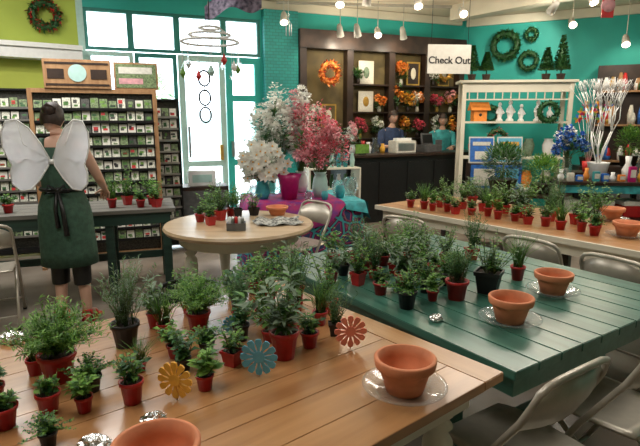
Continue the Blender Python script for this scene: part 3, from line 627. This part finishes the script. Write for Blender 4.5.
# ---------------------------------------------------------------- right side
b=MB();W=1.65
for x in(0,W-.06): b.box((x,0,0),(x+.06,.06,2.16),'cream',b=.003);b.box((x,.34,0),(x+.06,.40,2.16),'cream',b=.003)
b.box((-.05,-.03,2.16),(W+.05,.43,2.20),'cream',b=.004);b.box((.06,.01,2.02),(W-.06,.04,2.16),'cream')
for i in range(12): b.box((.1+i*.125,.015,1.92),(.115+i*.125,.03,2.02),'cream')
b.box((.06,.02,1.90),(W-.06,.04,1.92),'cream')
for z in(.5,1.0,1.55): b.box((.06,.0,z),(W-.06,.40,z+.03),'cream')
TR=(2.20,8.26);b.obj('white_trellis_shelf',(*TR,0),-.1)
def ont(x,y): return V2(TR,-.1,x,y)
def topiary(loc,H,r,nm='cone_topiary'):
    b=MB();b.lathe([(.05,0),(.065,.09),(.07,.1),(.06,.1)],(0,0,0),'darkwood',12);b.lathe([(.01,.08),(.01,.16),(r*.8,.165),(.005,H*.97)],(0,0,0),'leaf_dark',12)
    for i in range(700):
        f=R.random()**1.3;a=R.uniform(0,6.28);z=.15+(H-.15)*f;rr=r*(1-f)+.005;b.leaf((rr*math.cos(a)*.85,rr*math.sin(a)*.85,z),(math.cos(a),math.sin(a),.6),.04,.03,R.choice(['leaf_dark','leaf_dark','leaf']))
    b.obj(nm,loc)
for x,H,r in [(.16,.52,.12),(.38,.42,.10),(1.28,.48,.11),(1.50,.66,.13)]: topiary((*ont(x,.2),2.20),H,r)
def fig(name,loc,m,s=1):
    b=MB();b.lathe([(.05,0),(.055,.02),(.03,.05),(.045,.10),(.05,.16),(.03,.21),(.018,.23)],(0,0,0),m,12);b.ball((0,0,.26),(.03,.03,.036),m);b.tube([(.04,0,.18),(.06,-.03,.13),(.03,-.05,.12)],.012,m,6);b.tube([(-.04,0,.18),(-.06,-.03,.13),(-.03,-.05,.12)],.012,m,6);b.obj(name,loc,0,sc=s)
for x,s in [(.62,1),(.78,1.1),(.95,.9),(1.2,1.1),(1.38,.8)]: fig('white_garden_statue',(*ont(x,.2),1.58),'white',s)
b=MB();b.box((-.1,-.1,0),(.1,.1,.17),'orange');b.add([(-.15,-.13,.17),(.15,-.13,.17),(.15,.13,.17),(-.15,.13,.17),(-.15,0,.3),(.15,0,.3)],[(0,1,5,4),(2,3,4,5),(0,4,3),(1,2,5),(3,2,1,0)],'orange');b.ball((0,-.1,.1),(.025,.006,.025),'black');b.obj('orange_birdhouse',(*ont(.3,.2),1.58))
for x,z,m in [(.25,1.03,'redm'),(.5,1.03,'palepink'),(.8,1.03,'turq'),(1.1,1.03,'leaf_gray'),(1.4,1.03,'white'),(.3,.53,'turq'),(.7,.53,'white'),(1.1,.53,'orange'),(1.4,.53,'paper')]:
    b=MB();b.lathe([(.05,0),(.08,.1),(.09,.18),(.06,.26),(.07,.28)],(0,0,0),m,14);b.obj('ceramic_vase',(*ont(x,.2),z))
wreath('boxwood_wreath',(*ont(1.28,-.06),1.72),-.1,.13,.08,'leaf_dark',300)
wreath('boxwood_wreath',(*ont(.55,-.06),1.32),-.1,.12,.08,'leaf_dark',260,'redm')
def onr(x,y): return V2(O2,a2,x,y)
wreath('boxwood_wreath',(*onr(.78,-.10),2.95),a2,.21,.12,'leaf_dark',600,L=.07);wreath('boxwood_wreath',(*onr(1.2,-.08),2.66),a2,.14,.09,'leaf_dark',350);wreath('boxwood_wreath',(*onr(1.22,-.08),3.12),a2,.09,.07,'leaf_dark',220)
wreath('boxwood_wreath',(*onr(.6,-.08),1.7),a2,.14,.09,'leaf_dark',300)
b=MB();b.box((-.35,0,0),(.35,.25,1.02),'darkwood');
for i in range(2):
    M=Matrix.Translation((-.19+.38*i,.05,1.02))@Matrix.Rotation(-.15,4,'X');b.box((-.17,0,0),(.17,.015,.36),'paper',M=M);b.box((-.155,-.004,.02),(.155,0,.34),'skyblue' if i else 'blue',M=M);b.box((-.09,-.008,.05),(.09,-.004,.16),'paper',M=M);b.box((-.12,-.008,.24),(.12,-.004,.29),'yellow' if i else 'paper',M=M)
b.box((-.34,-.02,.68),(.34,0,1.0),'blue');b.box((-.3,-.024,.72),(-.02,-.02,.95),'paper');b.box((.04,-.024,.72),(.3,-.02,.95),'skyblue')
b.obj('poster_display_stand',(2.40,7.1,0),-.05)
def bush(name,loc,Rr,H,n,ms,L=.06):
    b=MB();b.lathe([(Rr*.5,0),(Rr*.65,H*.25),(Rr*.7,H*.27),(Rr*.6,H*.27)],(0,0,0),'darkwood',16)
    for i in range(n):
        d=Vector((R.gauss(0,1),R.gauss(0,1),R.gauss(.2,1))).normalized();p=Vector((0,0,H*.62))+Vector((d.x*Rr,d.y*Rr,d.z*H*.38))*R.uniform(.4,1);b.leaf(p,d+Vector((0,0,.5)),L,L*.3,R.choice(ms))
    b.tube([(0,0,.1),(0,0,H*.6)],.012,'stem',6);b.obj(name,loc)
b=MB();b.box((-.45,-.25,.0),(.45,.25,.06),'darkwood')
for x in(-.4,.4):
    for y in (-.2,.2): b.box((x-.03,y-.03,.06),(x+.03,y+.03,.72),'darkwood')
b.box((-.48,-.28,.72),(.48,.28,.75),'darkwood',b=.004);b.obj('plant_stand_table',(2.35,6.2,0),-.3)
bush('bushy_potted_herb',(2.20,6.25,.75),.26,.58,2200,['leaf','leaf_dark','leaf_gray'],.055);bush('bushy_potted_herb',(2.62,6.10,.75),.2,.45,1400,['leaf','leaf_bright'],.045)
KO=(3.0,6.5)
b=MB();b.box((0,0,.80),(2.2,.6,.84),'darkwood',b=.004);b.box((.02,.02,.35),(2.18,.58,.38),'darkwood')
for x in(.03,1.08,2.1):
    for y in(.03,.52): b.box((x,y,0),(x+.06,y+.06,.80),'black')
b.box((.03,.03,.7),(2.17,.05,.8),'turq');b.obj('display_console_table',(*KO,0),-.15)
def onk(x,y): return V2(KO,-.15,x,y)
bouquet('blue_flower_arrangement',(*onk(.20,.42),.84),['bl','w','leaf','bl'],.66,.2,vz(.07,.28),'glass',34)
def branches(loc,H):
    b=MB();b.lathe([(.1,0),(.13,.2),(.14,.22),(.12,.22),(.1,.05)],(0,0,0),'white',18)
    def br(p,d,L,r,dep):
        q=p+d*L;mid=p+d*L*.5+Vector((R.gauss(0,.02),R.gauss(0,.02),0));b.tube([p,mid,q],[r,r*.85,r*.6],'white',5)
        if dep:
            for _ in range(3): br(q,(d+Vector((R.gauss(0,.25),R.gauss(0,.2),R.uniform(0,.3)))).normalized(),L*.66,r*.6,dep-1)
    for i in range(6): a=i*1.05+.3;br(Vector((0,0,.15)),Vector((math.cos(a)*.3,math.sin(a)*.2,1)).normalized(),H*.36,.012,3)
    b.obj('white_branch_tree',loc)
branches((*onk(.58,.40),.84),1.34)
R.seed(44)
for i in range(20):
    x=.05+.105*i;y=R.choice([.08,.12,.16]);m=R.choice(['skyblue','white','redm','yellow','orange','turq','paper','magenta','white','blue']);h=R.uniform(.08,.2)
    b=MB()
    if i%3==0: b.lathe([(.03,0),(.042,h*.4),(.02,h*.7),(.025,h)],(0,0,0),m,14)
    else: b.box((-.04,-.03,0),(.04,.03,h),m,b=.006);b.box((-.03,-.034,h*.3),(.03,-.03,h*.8),'paper')
    b.obj('bud_vase' if i%3==0 else 'gift_box',(*onk(x,y),.84),R.uniform(-.2,.2))
for x,m,h in [(.95,'white',.3),(1.1,'glass',.34),(1.3,'turq',.28),(1.5,'glass',.36),(1.7,'magenta',.25)]:
    b=MB();b.lathe([(.05,0),(.07,h*.4),(.03,h*.7),(.04,h)],(0,0,0),m,14);b.obj('tall_vase',(*onk(x,.42),.84))
for x,m in [(.2,'paper'),(.6,'white'),(.95,'redm'),(1.3,'skyblue'),(1.7,'orange')]:
    b=MB();b.box((-.12,-.15,0),(.12,.15,.2),m,b=.01);b.box((-.125,-.155,.15),(.125,.155,.21),'paper',b=.004);b.obj('storage_box',(*onk(x,.3),.38))
b=MB();b.lathe([(.06,0),(.08,.14),(.07,.14)],(0,0,0),'redm',14)
for i in range(9):
    x=-.2+.05*i;z=.72+.09*(i%3);b.tube([(0,0,.05),(x,0,z)],.003,'white',4)
    for k in range(6):
        a=k*pi/3;b.leaf((x,-.01,z),(math.cos(a),0,math.sin(a)),.07,.05,['redm','yellow','blue','leaf_bright','orange','magenta'][(k+i)%6],up=(0,-1,0))
b.obj('colorful_pinwheels',(3.70,7.2,.9))
b=MB();b.box((-.25,-.2,0),(.25,.2,.9),'darkwood',b=.005);b.box((-.22,-.205,.05),(.22,-.2,.42),'grayplastic');b.box((-.22,-.205,.47),(.22,-.2,.85),'grayplastic');b.obj('display_pedestal',(3.70,7.25,0))
b=MB();b.box((0,-.35,0),(2.3,-.01,2.5),'darkwood')
for z in(.9,1.5,2.05): b.box((.03,-.5,z),(2.27,-.35,z+.03),'rackwood')
for i in range(80): x=R.uniform(.1,2.2);z=R.choice([.93,1.53,2.08]);h=R.uniform(.12,.34);b.lathe([(.04,0),(.05,h*.5),(.02,h)],(x,-.43,z),R.choice(['redm','gold','white','orange','paper','blue','rackwood','leaf_dark']),8)
b.obj('tall_dark_cabinet',(*onr(2.35,0),0),a2)
b=MB();b.box((0,0,0),(1.2,.4,.9),'darkwood');b.box((.02,-.01,.1),(.58,0,.8),'grayplastic');b.box((.62,-.01,.1),(1.18,0,.8),'grayplastic');b.obj('low_display_cabinet',(3.98,8.0,0),-.2)
bush('potted_shrub',(4.18,8.15,.9),.2,.5,800,['leaf_dark','leaf']);bush('potted_shrub',(4.73,8.02,.9),.2,.6,800,['leaf','leaf_bright'])
b=MB();b.box((-.06,-.01,0),(.06,.01,.85),'redm')
for z in(.12,.4,.66): b.lathe([(.07,-.012),(.07,.012)],(0,0,0),'palepink',14,M=Matrix.Translation((0,0,z))@Matrix.Rotation(pi/2,4,'X'))
b.obj('hanging_red_ribbon',(3.0,5.75,2.65))
# ---------------------------------------------------------------- ceiling fixtures
def can(loc,tgt,k=1.0):
    b=MB();d=(Vector(tgt)-Vector(loc)).normalized();M=Matrix.Translation(Vector(loc))@d.to_track_quat('Z','Y').to_matrix().to_4x4()
    b.lathe([(.03*k,-.14*k),(.045*k,-.10*k),(.062*k,.06),(.055*k,.06),(.05*k,.04)],(0,0,0),'fixture',14,M=M);b.lathe([(.001,.052),(.05*k,.052)],(0,0,0),'bulb',14,False,M=M)
    b.tube([(loc[0],loc[1],loc[2]+.05),(loc[0],loc[1],CZ)],.007,'fixture',5);b.obj('track_spotlight')
    point((loc[0]+d.x*.2,loc[1]+d.y*.2,loc[2]+d.z*.2),7)
for l,t in [((-.53,8.1,3.05),(-.3,6,0)),((.33,8.95,3.0),(.6,9.8,1.5)),((.6,8.8,2.98),(.9,9.7,1.5)),((.95,9.0,3.0),(1.1,7,1.0)),((1.4,9.2,3.0),(1.8,10,1.5)),((.27,7.4,3.15),(0,5,0)),((.62,7.3,3.15),(.5,8.6,1)),((1.33,7.5,3.15),(1.5,5,0)),((2.1,8.1,3.15),(2.3,5,1)),((4.0,8.7,3.1),(3.6,6.5,1.6)),((3.7,7.5,3.2),(4.0,5.5,0)),((4.6,8.2,2.75),(3.8,6,0)),((3.2,7.6,3.1),(3.0,9.5,2))]: can(l,t)
b=MB();b.box((-.7,-.02,3.42),(2.2,.02,3.46),'fixture');b.obj('light_track',(0,8.9,0),.12);b=MB();b.box((0,-.02,3.42),(2.4,.02,3.46),'fixture');b.obj('light_track',(0,7.4,0),.12)
spot((.6,9.0,3.3),(*onw(4.4,0),1.8),50);spot((1.4,9.3,3.3),(*onw(5.3,0),1.8),50);spot((2.1,9.6,3.3),(*onw(6.2,0),1.8),45);spot((-.2,8.6,3.3),(*onw(3.8,-.1),2.0),40)
spot((3.6,8.7,3.3),(*onr(1.0,0),2.7),60,(1,.92,.75),80);spot((5,8.0,3.3),(*onr(2.8,0),2),60)
spot((0,7.2,3.3),(-.2,5.8,1.2),110,(1,.94,.84));spot((2.5,7.6,3.3),(3.2,6.6,1),80);spot((1.5,6.9,3.3),(1.5,8.2,1),30)
spot((-2.6,4.0,3.4),(-2.9,5.7,1.3),100,(1,.97,.92),75);spot((-3.6,5.5,3.4),(-4.4,7.3,2.9),60,(1,.96,.88),90)  # added spots without fixtures, to brighten the seed racks and lime wall
# hanging glass mobile
b=MB()
for r,z in[(.25,0),(.18,.06),(.09,.12)]: b.tube([(r*math.cos(t*pi/14),r*math.sin(t*pi/14),z) for t in range(28)],.011,'white',6,closed=True)
for i in range(14):
    a=2*pi*i/14;x,y=.25*math.cos(a),.25*math.sin(a);b.tube([(x,y,0),(x,y,-.12-.05*(i%3))],.002,'white',3);b.lathe([(.002,-.05),(.028,-.01),(.002,.05)],(x,y,-.17-.05*(i%3)),['glass','leaf_bright','glass','glass','paleteal','redm','white'][i%7],6,False);b.tube([(x,y,0),(x*.37,y*.37,.12)],.003,'white',3)
b.tube([(0,0,.12),(0,0,1.2)],.004,'black',4);b.obj('hanging_glass_mobile',(-.98,4.85,2.28))
b=MB();vs=[];fs=[];N=30
for i in range(N):
    t=i/(N-1);a=t*5;x=-.24+.54*t;z=.0+.16*t*t+.05*math.sin(a);y=.06*math.cos(a);hh=.06+.025*math.sin(t*9)
    vs+=[(x,y,z-hh),(x,y+.02*math.sin(a),z+hh)]
for i in range(N-1): fs.append((2*i,2*i+2,2*i+3,2*i+1))
mat('scriptcloth',(.02,.02,.05),.7,col2=(.30,.25,.35),scale=22);b.add(vs,fs,'scriptcloth',True);b.tube([(-.2,0,.05),(-.05,0,.92)],.003,'white',4);b.tube([(.27,0,.2),(.1,0,.92)],.003,'white',4);b.obj('hanging_script_banner',(-.84,5.1,2.58))
b=MB();b.tube([(0,0,0),(0,0,.75)],.003,'white',4);
for z in(.0,.08): b.ball((0,0,z),(.018,.018,.025),'glass',8,6)
for i in range(5): a=i*1.256;b.tube([(.035*math.cos(a),.035*math.sin(a),-.02),(.035*math.cos(a),.035*math.sin(a),-.15)],.004,'steel',6);b.tube([(.035*math.cos(a),.035*math.sin(a),-.02),(0,0,.04)],.002,'white',3)
b.obj('wind_chime',(-.38,6.6,2.75))
wreath('berry_wreath',(*V2(O0,a0,5.10,-.08),3.02),a0,.16,.10,'leaf_dark',500,'redm',L=.07)
# ---------------------------------------------------------------- people
def skin_obj(name,verts,edges,radii,m,parent,root=0,sub=2):
    bm=bmesh.new();lay=bm.verts.layers.skin.verify();vs=[]
    for i,v in enumerate(verts):
        q=bm.verts.new(v);r=radii[i];q[lay].radius=(r,r) if not isinstance(r,tuple) else r;q[lay].use_root=(i==root);vs.append(q)
    for a,c in edges: bm.edges.new((vs[a],vs[c]))
    me=bpy.data.meshes.new(name);bm.to_mesh(me);bm.free();me.materials.append(MATS[m])
    o=put(name,me,parent=parent);md=o.modifiers.new('Skin','SKIN');md.use_smooth_shade=True;s=o.modifiers.new('Sub','SUBSURF');s.levels=sub;s.render_levels=sub;return o
def hand(name,wr,d,pn,parent,side,curl=.5):
    d=Vector(d).normalized();pn=Vector(pn);pn=(pn-d*pn.dot(d)).normalized();x=d.cross(pn)*side
    wr=Vector(wr);vs=[wr,wr+d*.05];rd=[(.024,.018),(.032,.016)];ed=[(0,1)]
    for k,(off,L) in enumerate([(-.03,.062),(-.010,.075),(.010,.080),(.030,.072)]):
        b0=wr+d*.085+x*off;vs.append(b0);rd.append(.0105);ed.append((1,len(vs)-1));c=0;p=b0
        for s_ in(.45,.32,.23):
            c+=curl*.75;dd=d*math.cos(c)+pn*math.sin(c);p=p+dd*L*s_;vs.append(p);rd.append(.0088-.001*(s_<.3));ed.append((len(vs)-2,len(vs)-1))
    b0=wr+d*.035+x*.032;vs.append(b0);rd.append(.012);ed.append((1,len(vs)-1));p=b0
    for s_ in(.035,.028): p=p+(d*.6+x*.7+pn*.35).normalized()*s_;vs.append(p);rd.append(.0095);ed.append((len(vs)-2,len(vs)-1))
    return skin_obj(name,vs,ed,rd,'skin',parent,1,1)
def loft(b,rings,m,n=28):
    vs=[];fs=[]
    for (cx,cy,z,rx,ry) in rings:
        for i in range(n): t=2*pi*i/n;vs.append((cx+rx*math.cos(t),cy+ry*math.sin(t),z))
    for j in range(len(rings)-1):
        for i in range(n): k=(i+1)%n;fs.append((j*n+i,j*n+k,(j+1)*n+k,(j+1)*n+i))
    b.add(vs,fs,m,True)
def head(parent,c,tilt,hair,bun=False,long=False,nod=0):
    b=MB();M=Matrix.Translation(c)@Matrix.Rotation(nod,4,'X')@Matrix.Rotation(tilt,4,'Z')
    vs=[];fs=[];nu,nv=28,20
    for j in range(nv+1):
        a=-pi/2+pi*j/nv
        for i in range(nu):
            t=2*pi*i/nu;x=math.cos(a)*math.cos(t);y=math.cos(a)*math.sin(t);z=math.sin(a)
            wx=.073*(1-.22*max(0,-z)**1.3);wy=.092*(1-.1*max(0,-z));px,py,pz=x*wx,y*wy,z*.112
            if y>0:
                py+=.020*math.exp(-(px/.012)**2-((pz+.012)/.022)**2)-.008*math.exp(-((abs(px)-.03)/.014)**2-((pz-.008)/.012)**2)+.006*math.exp(-(px/.02)**2-((pz+.052)/.01)**2)+.006*math.exp(-(px/.025)**2-((pz+.09)/.015)**2)
            vs.append((px,py,pz))
    for j in range(nv):
        for i in range(nu): k=(i+1)%nu;fs.append((j*nu+i,j*nu+k,(j+1)*nu+k,(j+1)*nu+i))
    b.add(vs,fs,'skin',True,M)
    for s_ in(-1,1):
        b.ball((s_*.03,.077,.006),(.012,.008,.008),'white',8,6,M);b.ball((s_*.03,.084,.006),(.005,.003,.005),'hair_dark',6,5,M);b.ball((s_*.074,-.002,-.005),(.008,.018,.028),'skin',8,6,M)
        b.tube([(s_*.045,.078,.024),(s_*.03,.086,.03),(s_*.015,.086,.027)],.003,hair,4,M)
    b.tube([(-.022,.083,-.052),(0,.091,-.051),(.022,.083,-.052)],[.003,.006,.003],'coral',5,M)
    vs=[];fs=[]
    for j in range(13):
        for i in range(nu):
            t=2*pi*i/nu;y0=math.sin(t);lo=.30 if y0>.35 else (-.15 if y0>-.1 else -.62 if not long else -1.25);a=lo+(pi/2-lo)*j/12
            w_=1+.03*math.sin(t*9+j)
            vs.append((.083*math.cos(a)*math.cos(t)*w_,(.100*math.cos(a)*math.sin(t)-.006)*w_,.122*math.sin(a)+.002))
    for j in range(12):
        for i in range(nu): k=(i+1)%nu;fs.append((j*nu+i,j*nu+k,(j+1)*nu+k,(j+1)*nu+i))
    b.add(vs,fs,hair,True,M)
    if bun: b.ball((0,-.105,.03),(.045,.04,.042),hair,12,8,M);b.tube([(.03,-.08,.0),(.05,-.11,.04),(.0,-.14,.06),(-.04,-.11,.03)],.012,hair,5,M)
    b.obj('head',parent=parent)
def body(parent,armL,armR,legs,neck=(0,.03,1.45),hd=(0,.05,1.52),w=.165):
    vs=[(0,0,.93),(0,-.005,1.08),(0,-.005,1.25),(0,0,1.37),neck,hd];rd=[(.14,.10),(.115,.085),(.135,.095),(.10,.07),.046,.05];ed=[(0,1),(1,2),(2,3),(3,4),(4,5)]
    for s_,(el,wr) in ((-1,armL),(1,armR)):
        i=len(vs);vs+=[(s_*w,0,1.355),el,wr];rd+=[.05,.038,.025];ed+=[(3,i),(i,i+1),(i+1,i+2)]
    for s_,(kn,an) in ((-1,legs[0]),(1,legs[1])):
        i=len(vs);vs+=[(s_*.085,0,.84),kn,an,(an[0]+s_*.02,an[1]+.13,.028)];rd+=[.088,.058,.036,(.038,.026)];ed+=[(0,i),(i,i+1),(i+1,i+2),(i+2,i+3)]
    skin_obj('body',vs,ed,rd,'skin',parent)
F=empty('woman_with_fairy_wings',(-1.99,4.0,0),.08);F.scale=(1.03,1.03,1.03)
aL=((-.24,.10,1.10),(-.20,.34,1.00));aRr=((.24,.08,1.12),(.20,.33,1.0))
lg=(((-.085,.03,.46),(-.085,-.02,.075)),((.085,.0,.46),(.11,-.02,.075)))
body(F,aL,aRr,lg,neck=(0,.035,1.43),hd=(-.02,.07,1.49))
head(F,Vector((-.06,.085,1.565)),.1,'hair_dark',True,nod=-.35)
hand('hand_left',aL[1],(.25,.7,-.45),(0,-.3,-1),F,-1);hand('hand_right',aRr[1],(-.25,.7,-.35),(0,-.3,-1),F,1)
b=MB();loft(b,[(0,-.0,1.36,.125,.10),(0,-.005,1.30,.162,.118),(0,-.005,1.22,.170,.125),(0,-.003,1.10,.145,.112),(0,0,1.03,.145,.115),(0,-.005,.93,.180,.145),(0,0,.84,.195,.155),(0,.0,.70,.20,.16),(0,.01,.58,.205,.165),(0,.01,.47,.21,.17),(0,.01,.47,.20,.16),(0,0,.84,.18,.14)],'dress',40)
for s_ in(-1,1): b.tube([(s_*.09,-.095,1.33),(s_*.10,-.05,1.41),(s_*.095,.04,1.40),(s_*.09,.095,1.32)],.022,'dress',6)
b.obj('dress',parent=F)
b=MB();b.tube([(.155*math.cos(t*pi/12),.12*math.sin(t*pi/12),1.05) for t in range(24)],.014,'black',6,closed=True)
b.ball((.02,-.135,1.05),(.03,.02,.025),'black');b.tube([(.02,-.14,1.05),(.07,-.16,1.09),(.10,-.15,1.04),(.03,-.14,1.04)],.010,'black',5);b.tube([(.02,-.14,1.05),(-.04,-.16,1.09),(-.07,-.15,1.03),(.01,-.14,1.04)],.010,'black',5)
b.tube([(.02,-.14,1.05),(.05,-.165,.9),(.07,-.175,.72)],[.01,.016,.02],'black',5);b.tube([(.01,-.14,1.05),(-.0,-.165,.92),(.01,-.17,.78)],[.01,.014,.018],'black',5);b.obj('sash',parent=F)
b=MB()
for s_,an in ((-1,lg[0]),(1,lg[1])): loft(b,[(s_*.085,an[0][1]-.005,.62,.088,.088),(s_*.085,an[0][1]-.005,.46,.07,.07),(s_*.087,an[0][1]-.01,.34,.064,.070),(s_*.087,an[0][1]-.012,.31,.062,.068)],'black',18)
b.obj('leggings',parent=F)
b=MB()
for s_,an in ((-1,lg[0]),(1,lg[1])):
    x=an[1][0]+s_*.008;b.box((x-.045,-.075,0),(x+.045,.16,.018),'redm',b=.008);b.tube([(x-.042,.05,.015),(x-.02,.06,.062),(x+.02,.06,.062),(x+.042,.05,.015)],.014,'redm',5);b.tube([(x-.035,-.06,.02),(x-.03,-.05,.1),(x+.03,-.05,.1),(x+.035,-.06,.02)],.014,'redm',5);b.ball((x,-.045,.035),(.038,.032,.036),'redm',10,6)
b.obj('sandals',parent=F)
b=MB()
for s_,kx,kz in((-1,.70,.84),(1,.72,.84)):
    o=[(.02,.02),(.08,.14),(.17,.27),(.27,.34),(.36,.33),(.41,.24),(.41,.12),(.37,.02),(.345,-.03),(.37,-.10),(.36,-.19),(.29,-.25),(.20,-.24),(.11,-.15),(.03,-.04)]
    P_=[Vector((s_*x*kx,-.15-.18*x,1.27+z*kz)) for x,z in o];c=Vector((s_*.2*kx,-.22,1.29));n_=len(P_);vs=[c]+P_
    ins=[c+(p-c)*.5+Vector((0,-.03,0)) for p in P_];vs+=ins
    fs=[(1+i,1+(i+1)%n_,1+n_+(i+1)%n_,1+n_+i) for i in range(n_)]+[(0,1+n_+i,1+n_+(i+1)%n_) for i in range(n_)]
    b.add(vs,fs,'wing',True);b.tube(P_,.006,'white',5,closed=True);b.tube([P_[0],c,P_[7]],.003,'white',4);b.tube([P_[0],c+Vector((0,-.02,.1)),P_[3]],.002,'white',4)
b.tube([(-.04,-.13,1.26),(.04,-.13,1.26)],.02,'white',6);b.obj('fairy_wings',parent=F)
def staff(name,loc,rz,shirt,hair,long,armL,armR,sc=1):
    S=empty(name,loc,rz);S.scale=(sc,)*3
    L=(((-.09,.02,.47),(-.09,-.02,.075)),((.09,.02,.47),(.09,-.02,.075)));body(S,armL,armR,L)
    head(S,Vector((0,.055,1.60)),0,hair,False,long,-.15)
    hand('hand_left',armL[1],(.1,.9,-.2),(0,0,-1),S,-1);hand('hand_right',armR[1],(-.1,.9,-.2),(0,0,-1),S,1)
    b=MB();loft(b,[(0,.015,1.44,.06,.055),(0,0,1.41,.13,.085),(0,0,1.35,.19,.11),(0,-.0,1.22,.185,.125),(0,0,1.05,.16,.12),(0,0,.90,.18,.135),(0,0,.86,.18,.135)],shirt,30)
    for s_,A in((-1,armL),(1,armR)): b.tube([(s_*.14,0,1.36),(s_*.18,0,1.35),A[0],tuple(Vector(A[0]).lerp(Vector(A[1]),.25))],[.06,.065,.055,.045],shirt,10)
    b.obj('shirt',parent=S)
    b=MB();loft(b,[(0,0,.95,.165,.125),(0,0,.86,.175,.135),(0,0,.78,.17,.13)],'navy',26)
    for s_ in(-1,1): loft(b,[(s_*.088,0,.86,.10,.12),(s_*.09,.01,.47,.075,.08),(s_*.09,-.01,.06,.065,.07)],'navy',16)
    b.obj('trousers',parent=S)
    b=MB()
    for s_ in(-1,1): b.ball((s_*.1,.05,.03),(.048,.13,.045),'black')
    for v in b.v: v.z=max(v.z,0)
    b.obj('shoes',parent=S)
staff('man_behind_counter',(1.24,9.22,0),pi+.45,'navy','hair_dark',False,((-.24,.03,1.12),(-.16,.22,1.12)),((.24,.03,1.12),(.16,.22,1.12)),1.03)
staff('woman_cashier',(2.27,9.82,0),pi-.1,'turq','hair_dark',True,((-.23,.05,1.12),(-.14,.24,1.12)),((.23,.05,1.12),(.14,.24,1.12)),1.0)
